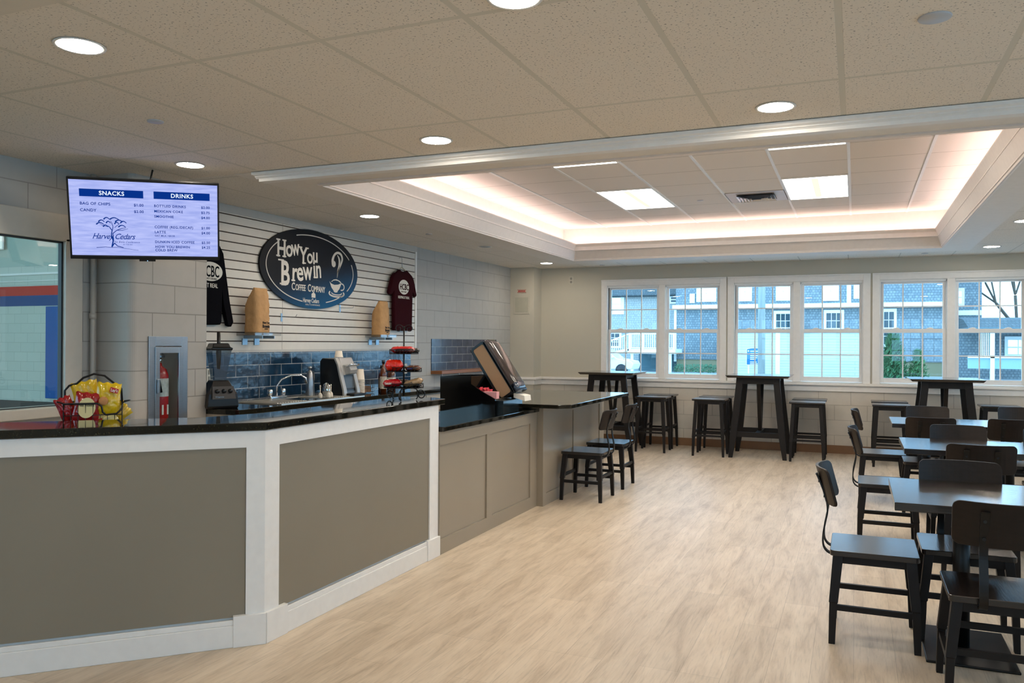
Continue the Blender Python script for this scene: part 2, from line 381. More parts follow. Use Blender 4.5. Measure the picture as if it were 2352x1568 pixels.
for i in range(0, len(xs_), 2): m.box(xs_[i], xs_[i+1], YB-.2, YB, .95, 2.3)
struct('wall_back', m, M_wallp)
for k, (a, b, side_) in enumerate([(p[0], p[1], 'r') for p in RW]+[(p[0], p[1], 'b') for p in BW]):
    root = sroot('window_%d' % (8+k)); fr = MB(); mu = MB(); gl = MB()
    if side_ == 'r': bx = lambda q, u0, u1, d0, d1, z0, z1: q.box(XR+d0, XR+d1, u0, u1, z0, z1)
    else: bx = lambda q, u0, u1, d0, d1, z0, z1: q.box(u0, u1, YB-d1, YB-d0, z0, z1)
    mid = (a+b)/2
    bx(fr, a-.09, a+.05, -.02, .1, .86, 2.39); bx(fr, b-.05, b+.09, -.02, .1, .86, 2.39); bx(fr, a, b, -.02, .1, 2.26, 2.39); bx(fr, a-.1, b+.1, -.05, .1, .92, .97); bx(fr, mid-.06, mid+.06, 0, .1, .97, 2.27); bx(fr, a, b, .02, .08, 1.62, 1.68)
    for h in (0, 1):
        x0 = (a+.05, mid+.06)[h]; x1 = (mid-.06, b-.05)[h]
        for j in (1, 2): bx(mu, x0+(x1-x0)*j/3-.01, x0+(x1-x0)*j/3+.01, .04, .06, .97, 2.27)
        for z in (1.30, 1.97): bx(mu, x0, x1, .04, .06, z-.01, z+.01)
    bx(gl, a+.05, b-.05, .048, .052, .97, 2.27)
    fr.build('window_frame', M_white2, root); mu.build('muntin_grid', M_white2, root); gl.build('pane', M_glass, root)
struct('baseboard_window_side', MB().box(-4.5, XR, YW-.012, YW, 0, .11).box(XL, -4.49, 11.528, 11.54, 0, .11), M_rubber)
# long ledge, stool and apron under the windows
m = MB(); m.box(XL, XR, YW-.055, YW, .915, .95).box(-4.5, XR, YW-.022, YW, .835, .915).box(XL, -4.445, 11.485, 11.54, .915, .95).box(-4.5, -4.445, 11.54, YW, .915, .95).box(-4.5, -4.478, 11.54, YW, .835, .915).box(XL, -4.478, 11.518, 11.54, .835, .915)
struct('trim_window_ledge', m, M_white, .004)

# ---- windows
wi = 0
def sash(z0, z1, y, x0, x1, st=.045, rb=.05, rt=.045):
    f = MB(); f.box(x0, x0+st, y, y+.03, z0, z1).box(x1-st, x1, y, y+.03, z0, z1).box(x0+st, x1-st, y, y+.03, z0, z0+rb).box(x0+st, x1-st, y, y+.03, z1-rt, z1)
    g = (x0+st, x1-st, z0+rb, z1-rt)
    mu = MB(); t = .008
    for k in (1, 2):
        xx = g[0]+(g[1]-g[0])*k/3; mu.box(xx-t, xx+t, y+.008, y+.020, g[2], g[3])
    zz = (g[2]+g[3])/2; mu.box(g[0], g[1], y+.009, y+.021, zz-t, zz+t)
    gl = MB().box(g[0], g[1], y+.012, y+.016, g[2], g[3])
    return f, mu, gl
for ui, (a, b) in enumerate(WX):
    cs = MB(); cw = .09
    cs.box(a, a+cw, YW-.022, YW, .95, 2.42).box(b-cw, b, YW-.022, YW, .95, 2.42).box(a+cw, b-cw, YW-.022, YW, Z1, 2.42)
    cs.box(a-.0, b+.0, YW-.034, YW-.022, 2.40, 2.42)
    mid = (a+b)/2; cs.box(mid-.045, mid+.045, YW-.018, YW+.1, .955, Z1)
    # jamb liners
    for x in (a+cw, b-cw-.012): cs.box(x, x+.012, YW, YW+.12, .955, Z1)
    cs.box(a+cw, b-cw, YW, YW+.12, Z1-.012, Z1).box(a+cw, b-cw, YW, YW+.12, .95, .962)
    struct('trim_%d' % (ui+1), cs, M_white, .003)
    for (x0, x1) in ((a+cw, mid-.045), (mid+.045, b-cw)):
        wi += 1
        root = sroot('window_%d' % wi, ((x0+x1)/2, YW, .962)); root.location = (0, 0, 0)
        fr = MB().box(x0, x0+.012, YW+.012, YW+.10, .962, Z1-.012).box(x1-.012, x1, YW+.012, YW+.10, .962, Z1-.012).box(x0, x1, YW+.012, YW+.10, Z1-.03, Z1-.012)
        fr.build('window_frame', M_white2, root)
        f, mu, gl = sash(1.625, Z1-.03, YW+.058, x0+.012, x1-.012, .036, .045, .025)
        o = f.build('upper_sash', M_white2, root, .002); mu.build('muntin_grid', M_white2, o); gl.build('pane', M_glass, o)
        f, mu, gl = sash(.965, 1.68, YW+.022, x0+.012, x1-.012, .036, .065, .05)
        for q in (.25, .75):   # sash locks
            xx = x0+(x1-x0)*q; f.prism([(xx-.05, 1.68), (xx+.05, 1.68), (xx+.03, 1.695), (xx+.005, 1.70), (xx-.02, 1.693)], YW+.022, YW+.05, 'xz')
        o = f.build('lower_sash', M_white2, root, .002); mu.build('muntin_grid', M_white2, o); gl.build('pane', M_glass, o)

# ================================================================== CEILING
OX0, OX1, OY0, OY1 = -3.58, .93, 4.92, 10.68      # opening of the raised tray
BX0, BX1, BY0, BY1 = -3.95, 1.27, 4.43, 11.25     # painted border around it
struct('ceiling', MB().box(XL, XR, YB, BY0, CE, CE+.03), M_ceil)
m = MB(); m.box(XL, BX0, BY0, YW, CE, CE+.03).box(BX1, XR, BY0, YW, CE, CE+.03).box(BX0, BX1, BY1, YW, CE, CE+.03)
struct('ceiling_far', m, M_ceil2)
m = MB(); m.box(BX0, OX0, BY0, BY1, CE-.002, CE+.03).box(OX1, BX1, BY0, BY1, CE-.002, CE+.03).box(OX0, OX1, BY0, OY0, CE-.002, CE+.03).box(OX0, OX1, OY1, BY1, CE-.002, CE+.03)
struct('ceiling_soffit', m, M_soffit)
# smooth drywall field over the camera
struct('ceiling_drywall', MB().box(XL, XR, YB, 1.95, CE-.004, CE), mat('ceiling_drywall_paint', (222, 212, 196), .7))
# raised ceiling
UX0, UX1, UY0, UY1, UZ = -3.72, 1.07, 4.78, 10.66, 3.04
struct('ceiling_raised', MB().box(UX0, UX1, UY0, UY1, UZ, UZ+.03), M_ceil3)
m = MB()
for k in range(-6, 3): m.box(-.055+.61*k-.012, -.055+.61*k+.012, UY0, UY1, UZ-.006, UZ)
struct('trim_ceiling_grid', m, M_white)
M_cove = mat('cove_white_paint', (232, 222, 214), .6)
m = MB(); LZ = 2.81
m.box(UX0-.03, UX0, UY0, UY1, CE+.03, UZ+.03).box(UX1, UX1+.03, UY0, UY1, CE+.03, UZ+.03).box(UX0, UX1, UY0-.03, UY0, CE+.03, UZ+.03).box(UX0, UX1, UY1, UY1+.03, CE+.03, UZ+.03)
struct('wall_cove', m, M_cove)
# sloping fascia with lip, and the shelf behind it that carries the light strip
LX0, LX1, LY0, LY1 = -3.48, .84, 5.02, 10.47
m = MB()
def ring(x0, x1, y0, y1, z): return [(x0, y0, z), (x1, y0, z), (x1, y1, z), (x0, y1, z)]
def rg(d, z): return ring(OX0+d, OX1-d, OY0+d, OY1-d, z)
m.loft([rg(-.022, CE-.002), rg(-.022, CE-.014), rg(-.008, CE-.020), rg(.004, CE-.020), rg(.008, CE-.006), rg(.016, CE-.004), rg(.016, CE+.004),
        ring(LX0, LX1, LY0, LY1, LZ-.012), ring(LX0, LX1, LY0, LY1, LZ), ring(LX0-.03, LX1+.03, LY0-.03, LY1+.03, LZ), ring(LX0-.03, LX1+.03, LY0-.03, LY1+.03, LZ-.09), ring(UX0, UX1, UY0, UY1, LZ-.09)], cap=False)
struct('trim_cove', m, M_cove)
# cornice strip on the room side of the border
m = MB()
for (ya, za, yb, zb) in ((4.405, CE-.004, 4.50, CE-.022), (4.42, CE-.022, 4.50, CE-.036), (4.437, CE-.036, 4.50, CE-.064)):
    x0 = -3.78+(ya-4.405)*1.2; m.box(x0, XR, ya, yb, zb, za)
m.prism([(4.405, CE-.022), (4.42, CE-.03), (4.437, CE-.045), (4.46, CE-.045), (4.46, CE-.022)], -3.765, XR, 'yz')
struct('trim_cornice', m, M_white)
# cove light strips (real LED strips lying on the shelf)
M_led = emis('warm_pink_led', (1.0, .80, .77), K_COVE)
cl = thing('cove_light_strip', 'pinkish white light strip glowing behind the lip of the raised ceiling', 'light strip', (0, 0, 0))
for k, (x0, x1, y0, y1) in enumerate(((UX0+.10, UX0+.13, UY0+.15, UY1-.15), (UX1-.13, UX1-.10, UY0+.15, UY1-.15), (UX0+.15, UX1-.15, UY0+.10, UY0+.13), (UX0+.15, UX1-.15, UY1-.10, UY1-.07))):
    MB().box(x0, x1, y0, y1, LZ-.045, LZ-.028).build('led_strip', M_led, cl)

# downlights
M_dl = emis('downlight_glow', (1.0, .87, .72), K_DOWN)
M_dloff = mat('unlit_lamp_lens', (150, 150, 148), .2)
def downlight(x, y, z=CE, label='', r=.083, em=None, grp='round recessed ceiling lights'):
    t = thing('recessed_downlight', label, 'ceiling light', (x, y, z), 0, grp)
    MB().lathe([(r+.012, -.003), (r+.010, -.006), (r, -.005), (r-.006, .0)], n=32, cap=False).build('trim_ring', M_white2, t)
    MB().lathe([(0.001, -.0045), (r-.001, -.0045)], n=32, cap=False).build('lens', em or M_dl, t)
    return t
first = None
DL = [(-2.79, 2.27, 'largest round downlight, at the upper left above the service counter'),
      (-4.0, 4.08, 'round downlight just above and right of the hanging menu screen'),
      (-2.2, 4.10, 'round downlight in the near ceiling, just before the left part of the white cornice'),
      (-.36, 4.13, 'round downlight in the near ceiling at the upper right, before the cornice'),
      (-4.09, 6.35, 'round downlight over the slatted wall, between cornice and raised ceiling'),
      (-4.10, 11.0, 'small far downlight near the corner where the block wall meets the window wall'),
      (1.46, 10.9, 'small far downlight at right, right of the raised ceiling above the last windows'),
      (1.44, 8.75, 'round downlight cut by the right edge of the photo, beside the raised ceiling'),
      (-1.05, 2.50, 'round downlight at the very top edge of the photo, mostly out of view')]
for i, (x, y, l) in enumerate(DL):
    zc = CE-.004 if y < 1.95 else CE
    if first is None: first = downlight(x, y, zc, l)
    else: dup(first, (x, y, zc), label=l)
for (x, y) in ((-2.8, -.6), (-.9, -.6), (1.2, -.6), (3.2, -.6), (1.5, 2.4), (3.3, 2.4), (3.3, 6.5), (3.3, 9.0), (1.5, 6.5), (-2.8, -2.6), (.6, -2.6)):
    dup(first, (x, y, CE-.004 if y < 1.95 else CE), label='round downlight outside the photo frame, over the rest of the cafe')
downlight(-4.09, 8.86, CE, 'unlit round ceiling fitting over the block wall beyond the slatted wall', .075, M_dloff, 'unlit ceiling fitting')

# troffers in the raised ceiling
M_tr = emis('troffer_diffuser_glow', (1.0, .93, .80), K_TROF)
M_trb = emis('troffer_basket_glow', (1.0, .88, .72), 1.0)
def troffer(x, y, label):
    t = thing('ceiling_panel_light', label, 'ceiling light', (x, y, UZ), 0, 'square panel lights in the raised ceiling')
    MB().box(-.295, .295, -.60, -.585, -.012, 0).box(-.295, .295, .585, .60, -.012, 0).box(-.297, -.285, -.6, .6, -.012, 0).box(.285, .297, -.6, .6, -.012, 0).build('frame', M_white2, t)
    MB().box(-.285, .285, -.585, .585, -.006, -.002).build('diffuser', M_tr, t)
    MB().lathe([(.085, -.5), (.085, .5)], c=(0, 0, .073), n=40, axis='y').build('lamp_basket', M_trb, t)
    return t
tf = troffer(-2.185, 8.69, 'left whole panel light in the raised ceiling, shining white')
dup(tf, (-.36, 8.69, UZ), label='right whole panel light in the raised ceiling, beside the air vent')
dup(tf, (-2.185, 6.25, UZ), label='left nearer panel light, only a thin bright strip showing past the soffit')
dup(tf, (-.36, 6.25, UZ), label='right nearer panel light, only a thin bright strip showing past the soffit')

# air diffuser
t = thing('air_vent', 'square louvred metal air vent between the two far panel lights', 'vent', (-.97, 8.99, UZ), 0)
MB().box(-.30, .30, -.30, .30, -.006, -.001).build('vent_plate', mat('vent_white_metal', (190, 180, 172), .4), t)
m = MB()
for i in range(5):
    a = .19-.035*i; b = a-.022; z = -.008-.004*i
    for s1 in (1, -1):
        m.hexa([(-a, s1*a, z-.02), (a, s1*a, z-.02), (a, s1*a+s1*.002, z-.02), (-a, s1*a+s1*.002, z-.02), (-b, s1*b, -.006), (b, s1*b, -.006), (b, s1*b+s1*.002, -.006), (-b, s1*b+s1*.002, -.006)])
        m.hexa([(s1*a, -a, z-.02), (s1*a+s1*.002, -a, z-.02), (s1*a+s1*.002, a, z-.02), (s1*a, a, z-.02), (s1*b, -b, -.006), (s1*b+s1*.002, -b, -.006), (s1*b+s1*.002, b, -.006), (s1*b, b, -.006)])
m.build('louvre', M_steel, t)
MB().box(-.19, .19, -.19, .19, -.0075, -.0062).build('duct_opening', mat('dark_duct', (104, 96, 90), .6), t)
# sprinkler covers / detectors
M_disc = mat('white_disc_plastic', (190, 190, 192), .4)
def disc(x, y, z, r, label, name='sprinkler_cover', cat='sprinkler cover', d=.006):
    o = MB().lathe([(r*.98, 0), (r, -d*.5), (r*.96, -d), (.001, -d)], n=28, cap=False).build(name, M_disc); o.location = (x, y, z)
    return tag(o, label, cat)
disc(.253, 3.206, CE, .055, 'white round cover plate at the upper right of the near ceiling')
disc(-3.38, 3.203, CE, .042, 'small white round cover plate in the ceiling above the menu screen')
disc(-4.17, 7.62, CE, .035, 'small round cover plate in the ceiling right of the oval sign')
disc(-3.43, 11.55, CE, .04, 'small round cover plate by the window wall, right of the far corner downlight')
disc(.80, 11.42, CE, .04, 'small round cover plate by the window wall, left of the far right downlight')
disc(-1.57, 9.02, UZ, .035, 'small round cover plate in the raised ceiling left of the air vent')

# ================================================================== GYM BEYOND THE LEFT WINDOW
m = MB(); fw = .055
m.box(XL, XL+.03, GY0, GY1+.10, GZ1-.02, GZ1+.16).box(XL, XL+.03, GY1-.01, GY1+.12, .95, GZ1).box(XL-.02, XL+.09, GY0, GY1+.14, .97, GZ0+.005).box(XL, XL+.03, GY0, GY1+.1, .88, .97)
struct('trim_gym_window', m, mat('cream_frame_paint', (196, 188, 174), .4), .004)
g = sroot('window_7')
MB().box(XL-.03, XL+.002, GY1-.022, GY1-.010, GZ0, GZ1).box(XL-.03, XL+.002, GY0, GY1-.01, GZ1-.03, GZ1-.02).box(XL-.03, XL+.002, GY0, GY1-.01, GZ0, GZ0+.010).build('window_frame', mat('dark_gasket', (30, 34, 38), .5), g)
MB().box(XL-.02, XL-.014, GY0, GY1-.02, GZ0+.008, GZ1-.025).build('pane', glass('gym_glass', (.92, .94, .90), 2.0), g)
M_gymw = brick('gym_block_wall', 'XZ', (196, 202, 190), (192, 198, 186), (168, 174, 164), .4064, .2032, .005, bump=.3, rough=.6)
m = MB(); m.box(-24, XL-.2, 12.0, 12.2, 0, 3.05)
struct('wall_gym_far', m, M_gymw)
struct('wall_gym_upper', MB().box(-24, XL-.2, 12.05, 12.25, 3.05, 5.6), mat('gym_upper_paint', (176, 190, 178), .7))
struct('wall_gym_left', MB().box(-24.2, -24, -4, 12.2, 0, 5.6), M_gymw)
struct('floor_gym', MB().box(-24, XL-.2, -4, 12.2, -.12, 0), mat('gym_floor_maple', (186, 150, 104), .4))
struct('ceiling_gym', MB().box(-24, XL-.2, -4, 12.2, 5.6, 5.8), mat('gym_ceiling', (170, 180, 176), .7))
struct('trim_gym_stripe_rail', MB().box(-24, XL-.2, 11.96, 12.0, 2.86, 2.90).box(-24, XL-.2, 11.97, 12.0, 2.72, 2.735), M_white)
struct('trim_gym_red_stripe', MB().box(-24, XL-.2, 11.985, 12.0, 2.42, 2.62), mat('red_wall_paint', (196, 52, 40), .5))
struct('trim_gym_blue_stripe', MB().box(-24, XL-.2, 11.985, 12.0, 2.20, 2.42), mat('blue_wall_paint', (22, 70, 128), .5))
tag(MB().box(-15.62, -14.95, 11.93, 12.0, .26, 2.18).build('wall_pad', mat('blue_vinyl_pad', (26, 88, 160), .35), bevel=.01), 'tall blue safety pad hanging on the gym wall', 'wall pad')
struct('baseboard_gym', MB().box(-24, XL-.2, 11.97, 12.0, 0, .18), mat('dark_cove_base', (58, 60, 60), .6))
t = thing('glass_block_window', 'panel of glass blocks high on the gym wall, seen at far left', 'window', (-17.0, 11.95, 3.45))
M_gb = emis('glass_block_daylight_glow', (.62, .88, .95), 1.0)  # blocks emit by themselves, in place of daylight coming through
m = MB(); m2 = MB()
for i in range(8):
    for j in range(2): m.box(-1.6+i*.2+.008, -1.6+(i+1)*.2-.008, -.02, .02, j*.2*.75+.006, (j+1)*.2*.75-.006)
m.build('glass_blocks', M_gb, t); m2.box(-1.62, .02, .0, .03, -.02, .32).build('mortar_frame', M_white, t)
M_hb = emis('added_gym_light_glow', (.92, 1.0, .95), 9.0)  # unseen lamps added to light the gym
hb = None
for (x, y) in ((-9, 3), (-9, 8), (-14, 3), (-14, 8), (-19, 5.5)):
    if hb is None:
        hb = thing('added_gym_light', 'unseen ceiling lamp added to light the gym beyond the left window', 'ceiling light', (x, y, 5.5), 0, 'added gym ceiling lamps')
        MB().box(-.62, .62, -.2, .2, 0, .1).build('housing', M_white, hb); MB().box(-.6, .6, -.18, .18, -.01, 0).build('diffuser', M_hb, hb)
    else: dup(hb, (x, y, 5.5))
# conduit running up beside the frame
o = MB().cyl((-4.86, 4.07, 0), .017, 0, CE, 12).lathe([(.024, 1.62), (.024, 1.66)], (-4.86, 4.07, 0), 12).build('conduit_pipe', mat('painted_conduit', (176, 170, 160), .4))
tag(o, 'painted vertical conduit pipe in the corner beside the gym window frame', 'pipe')

# ================================================================== SERVICE COUNTER (white posts, taupe panels)
def seg_box(mb, a, b, off0, off1, s0, s1, z0, z1):
    """box along the line a-b; off = distance out of the face, s = metres along it"""
    a, b = Vector((a[0], a[1])), Vector((b[0], b[1])); d = (b-a).normalized(); n = Vector((d.y, -d.x))
    P = [a+d*s0+n*off0, a+d*s1+n*off0, a+d*s1+n*off1, a+d*s0+n*off1]
    mb.hexa([(p.x, p.y, z0) for p in P]+[(p.x, p.y, z1) for p in P])
XC = -2.65; K = (XC, 3.20); E1 = (XC, 4.995); LL = 4.2; q = math.sqrt(.5); E0 = (XC-LL*q, 3.20-LL*q)
# faces: right leg runs K->E1 facing +X ; left leg runs E0->K facing +X-Y
sc1 = thing('service_counter', 'white and taupe panelled service counter with an angled corner, nearest the camera', 'counter', (0, 0, 0))
body = MB()
inn = .45
body.prism([(XC-.02, 3.208), (XC-.02, 4.98), (XC-inn+.12, 4.98), (XC-inn+.12, 3.40), (E0[0]-.25, E0[1]+.28), (E0[0]-.02, E0[1]+.02)], 0.0, 1.035)
body.build('carcass', M_white, sc1)
pn = MB()
seg_box(pn, K, E1, -.018, -.008, .105, 1.675, .14, .96); pn.build('panel', M_taupe, sc1, label='taupe panel')
pn = MB(); seg_box(pn, E0, K, -.018, -.008, .3, LL-.09, .14, .96); pn.build('panel', M_taupe, sc1, label='wide taupe panel')
fr = MB()
seg_box(fr, K, E1, -.02, 0, 0, 1.795, .957, 1.036)         # top rail
seg_box(fr, E0, K, -.02, 0, 0, LL, .957, 1.036)
fr.build('top_rail', M_white, sc1)
fr = MB(); seg_box(fr, K, E1, -.02, 0, 0, .107, 0, .957); seg_box(fr, E0, K, -.02, 0, LL-.088, LL, 0, .957); fr.build('corner_post', M_white, sc1)
fr = MB(); seg_box(fr, K, E1, -.02, 0, 1.673, 1.795, 0, .957); fr.build('end_post', M_white, sc1)
bb = MB()
seg_box(bb, K, E1, -.005, .010, .155, 1.63, 0, .105); seg_box(bb, K, E1, -.005, .004, .155, 1.63, .105, .130)
seg_box(bb, E0, K, -.005, .010, 0, LL-.14, 0, .105); seg_box(bb, E0, K, -.005, .004, 0, LL-.14, .105, .130)
bb.build('base_moulding', M_white, sc1, .003)
bl = MB(); seg_box(bl, K, E1, -.02, .016, 0, .16, 0, .150); seg_box(bl, E0, K, -.02, .016, LL-.145, LL+.007, 0, .150); bl.build('plinth_block', M_white, sc1, .002)
bl = MB(); seg_box(bl, K, E1, -.02, .016, 1.628, 1.80, 0, .135); bl.build('plinth_block', M_white, sc1, .002)
# stone top
outp = [(XC+.012, 3.20-.005), (XC+.012, 5.07), (XC-.11, 5.15), (XC-.385, 5.13), (XC-.355, 3.60), (XC-.46, 3.265), (E0[0]-.36+.10, E0[1]+.36+.02), (E0[0]+.01, E0[1]-.01)]
MB().prism(outp, 1.038, 1.077).build('stone_top', M_gran, sc1, .004, label='polished black stone top')
MB().prism([(XC-.40, 3.40), (XC-.50, 3.255), (E0[0]-.22, E0[1]+.42), (E0[0]-.60, E0[1]+.78), (XC-.86, 3.62), (XC-.72, 3.75)], .905, .93).build('work_shelf', M_gran, sc1)

# ================================================================== LOW GREY CABINET RUN
lc = thing('cabinet_run', 'long low taupe cabinet run with two recessed panels, between counter and bar end', 'cabinet')
XG = -2.64
m = MB().box(XG-.56, XG-.018, 5.0, 6.86, 0, .85); m.build('carcass', M_taupe2, lc)
def face_frame(X, y0, y1, z1, panels, parent, zb=.105, th=.018):
    f = MB(); ys = [y0]+[v for p in panels for v in p[:2]]+[y1]; zt = panels[0][3]
    for i in range(0, len(ys), 2): f.box(X-th, X, ys[i], ys[i+1], 0, z1)
    for p in panels: f.box(X-th, X, p[0], p[1], 0, p[2]).box(X-th, X, p[0], p[1], p[3], z1)
    f.build('face_frame', M_taupe2, parent)
    for p in panels: MB().box(X-th-.002, X-.012, p[0]+.001, p[1]-.001, p[2]+.001, p[3]-.001).build('recessed_panel', M_taupe2, parent)
face_frame(XG, 4.998, 6.86, .85, [(5.0, 5.78, .105, .757), (5.885, 6.70, .105, .757)], lc)
tag(MB().prism([(XG+.022, 5.02), (XG+.022, 6.89), (XG-.62, 6.89), (XG-.62, 5.02)], .851, .884).build('stone_worktop', M_gran, bevel=.004), 'polished black worktop on the low taupe cabinets', 'countertop')

# ================================================================== BAR END (peninsula)
pe = thing('bar_peninsula', 'taupe panelled bar end with two dark chairs at its side', 'counter')
XP = -2.58
MB().box(-3.45, XP-.018, 6.88, 8.76, 0, .90).build('carcass', M_taupe2, pe)
MB().box(-3.45, XP-.0, 6.862, 6.88, 0, .90).build('end_panel', M_taupe2, pe)
face_frame(XP, 6.88, 8.78, .90, [(6.95, 7.72, .105, .81), (7.78, 8.62, .105, .81)], pe)
tag(MB().prism([(-3.5, 6.64), (-2.36, 6.64), (-2.27, 6.73), (-2.27, 8.68), (-3.5, 8.68)], .901, .935).build('stone_bar_top', M_gran, bevel=.004), 'polished black bar top with clipped corner overhanging the bar end', 'countertop')

# ================================================================== BACK COUNTER ON THE LEFT WALL
bc = thing('back_counter', 'cream back counter cabinets under the slatted wall', 'cabinet')
ZB = .955; XF = -4.25
MB().box(XL+.005, XF-.05, 4.84, 8.36, .1, ZB-.04).build('carcass', M_beige, bc)
dy = 3.5/6
for i in range(6):
    y0 = 4.86+i*dy
    d = MB().box(XF-.05, XF-.03, y0+.006, y0+dy-.006, .72, .90)
    o = d.build('drawer', M_beige, bc); MB().box(XF-.032, XF-.028, y0+.05, y0+dy-.05, .755, .865).box(XF-.03, XF-.012, y0+dy/2-.05, y0+dy/2+.05, .83, .842).build('drawer_panel', M_beige, o)
    o = MB().box(XF-.05, XF-.03, y0+.006, y0+dy-.006, .12, .71).build('door', M_beige, bc); MB().box(XF-.03, XF-.012, y0+dy/2-.05, y0+dy/2+.05, .66, .672).build('handle', M_steel, o)
tag(MB().box(XL+.004, XF, 4.835, 8.40, ZB-.04, ZB).build('stone_worktop', M_gran, bevel=.004), 'long black stone worktop running under the blue tile splashback', 'countertop')
struct('trim_backsplash', MB().box(XL, XL+.008, 4.835, 8.485, ZB, 1.395), M_tile)
struct('trim_tile_patch', MB().box(XL, XL+.010, 9.005, 11.0, 1.115, 1.515), M_tile2)

# slatted display panel
sp = thing('slatwall_panel', 'white slatted display wall with dark horizontal grooves behind the counter', 'display panel')
m = MB(); zs = [1.395]+[1.472+.0762*k for k in range(15)]+[CE-.002]
for a, b in zip(zs, zs[1:]):
    lo = a+(.005 if a > 1.4 else 0); hi = b-(.005 if b < CE-.01 else 0)
    m.prism([(XL+.006, lo), (XL+.022, lo), (XL+.022, hi), (XL+.006, hi)], 4.835, 8.555, 'xz')
m.build('slats', mat('white_slat_laminate', (214, 208, 196), .4), sp)
MB().box(XL+.001, XL+.012, 4.835, 8.555, 1.395, CE-.002).build('groove_backing', mat('groove_shade_brown', (70, 50, 36), .7), sp)  # dark brown paint stands for the shade inside the grooves
MB().box(XL, XL+.030, 8.555, 8.585, 1.395, 2.555).build('edge_trim', M_white, sp)
MB().box(XL, XL+.030, 4.835, 8.585, 2.555, CE-.001).box(XL, XL+.026, 4.835, 8.585, 1.375, 1.397).build('top_trim', mat('top_board_paint', (188, 184, 176), .5), sp)
MB().box(XL+.0215, XL+.0226, 6.100, 6.1035, 1.395, 2.555).build('panel_joint', mat('joint_shadow_line', (120, 112, 100), .8), sp)

def WALL(x, y, z): return Matrix(((0, 0, 1, x), (1, 0, 0, y), (0, 1, 0, z), (0, 0, 0, 1)))   # lettering that faces +X

# ---- hooks on the slatwall
def hook(y, z, label):
    t = thing('display_hook', label, 'hook', (XL+.022, y, z), 0, 'slatwall hooks')
    MB().box(0, .004, -.012, .012, -.045, .03).build('hook_plate', mat('pale_blue_zinc', (152, 172, 186), .3, metal=.6), t)
    MB().tube([(.003, 0, .0), (.09, 0, -.004), (.16, 0, -.004), (.175, 0, .018)], .0028, 6).build('hook_arm', M_steel, t)
hook(6.09, 1.70, 'metal slatwall hook right of the larger brown paper bag')
hook(7.01, 1.82, 'metal slatwall hook just below the right part of the oval sign')

# ================================================================== OVAL SIGN
sg = thing('oval_sign', 'large oval black and blue coffee company sign on the slatted wall', 'sign', (XL+.026, 6.53, 2.17))
def sign_mat():
    m = bpy.data.materials.new('sign_print'); m.use_nodes = True; t = m.node_tree; b = t.nodes['Principled BSDF']
    tcn = t.nodes.new('ShaderNodeTexCoord'); sp_ = t.nodes.new('ShaderNodeSeparateXYZ'); t.links.new(tcn.outputs['Object'], sp_.inputs[0])
    a = t.nodes.new('ShaderNodeMath'); a.operation = 'MULTIPLY_ADD'; a.inputs[1].default_value = .25; t.links.new(sp_.outputs['Y'], a.inputs[0])
    b2 = t.nodes.new('ShaderNodeMath'); b2.operation = 'MULTIPLY'; b2.inputs[1].default_value = -1; t.links.new(sp_.outputs['Z'], b2.inputs[0]); t.links.new(b2.outputs[0], a.inputs[2])
    cr = t.nodes.new('ShaderNodeValToRGB'); e = cr.color_ramp.elements
    e[0].position = .0; e[0].color = (.008, .008, .010, 1); e[1].position = .42; e[1].color = (.006, .085, .20, 1)
    x = cr.color_ramp.elements.new(.12); x.color = (.010, .022, .045, 1)
    t.links.new(a.outputs[0], cr.inputs[0]); t.links.new(cr.outputs[0], b.inputs['Base Color']); b.inputs['Roughness'].default_value = .5; b.inputs['Specular IOR Level'].default_value = .15
    return m
SA, SB = .768, .380
m = MB(); n = 72
m.prism([(SA*math.cos(2*PI*i/n), SB*math.sin(2*PI*i/n)) for i in range(n)], 0, .018, 'yz'); m.build('sign_board', sign_mat(), sg, .002)
M_let = mat('sign_cream_lettering', (206, 200, 190), .5)
# thin inner ring, broken where the lettering crosses it
m = MB()
def ribbon(P, W):
    rings = []
    for i, p in enumerate(P):
        a = P[max(0, i-1)]; b = P[min(len(P)-1, i+1)]; d = Vector((b[0]-a[0], b[1]-a[1])); nn = Vector((-d.y, d.x)).normalized()*W[i]
        rings.append([(.018, p[0]-nn.x, p[1]-nn.y), (.018, p[0]+nn.x, p[1]+nn.y), (.0195, p[0]+nn.x, p[1]+nn.y), (.0195, p[0]-nn.x, p[1]-nn.y)])
    m.loft(rings)
def arc(a0, a1, ra=.683, rb=.325, wd=.009, cx=0, cy=0):
    k = max(10, int(abs(a1-a0)/3)); P = [(ra*math.cos(math.radians(a0+(a1-a0)*i/k))+cx, rb*math.sin(math.radians(a0+(a1-a0)*i/k))+cy) for i in range(k+1)]
    ribbon(P, [wd/2]*(k+1))
def smooth(P, W, n=6):
    O, V = [], []
    for i in range(len(P)-1):
        p0 = P[max(0, i-1)]; p1 = P[i]; p2 = P[i+1]; p3 = P[min(len(P)-1, i+2)]
        for k in range(n):
            t_ = k/n; f = lambda a, b, c, d: .5*(2*b+(c-a)*t_+(2*a-5*b+4*c-d)*t_*t_+(3*b-a-3*c+d)*t_**3)
            O.append((f(p0[0], p1[0], p2[0], p3[0]), f(p0[1], p1[1], p2[1], p3[1]))); V.append(W[i]+(W[i+1]-W[i])*t_)
    O.append(P[-1]); V.append(W[-1]); return O, V
arc(112, 27); arc(18, -33); arc(-42, -72); arc(-104, -221)
m.build('inner_ring', M_let, sg)
m = MB()
def L(txt, s_, t_, size, sx=.62, bold=.012, rot=0, spacing=1.0):
    m.text(txt, size, WALL(.0185, s_, t_) @ R(rot, 'Z'), sx=sx, bold=bold, ext=.0008, spacing=spacing)
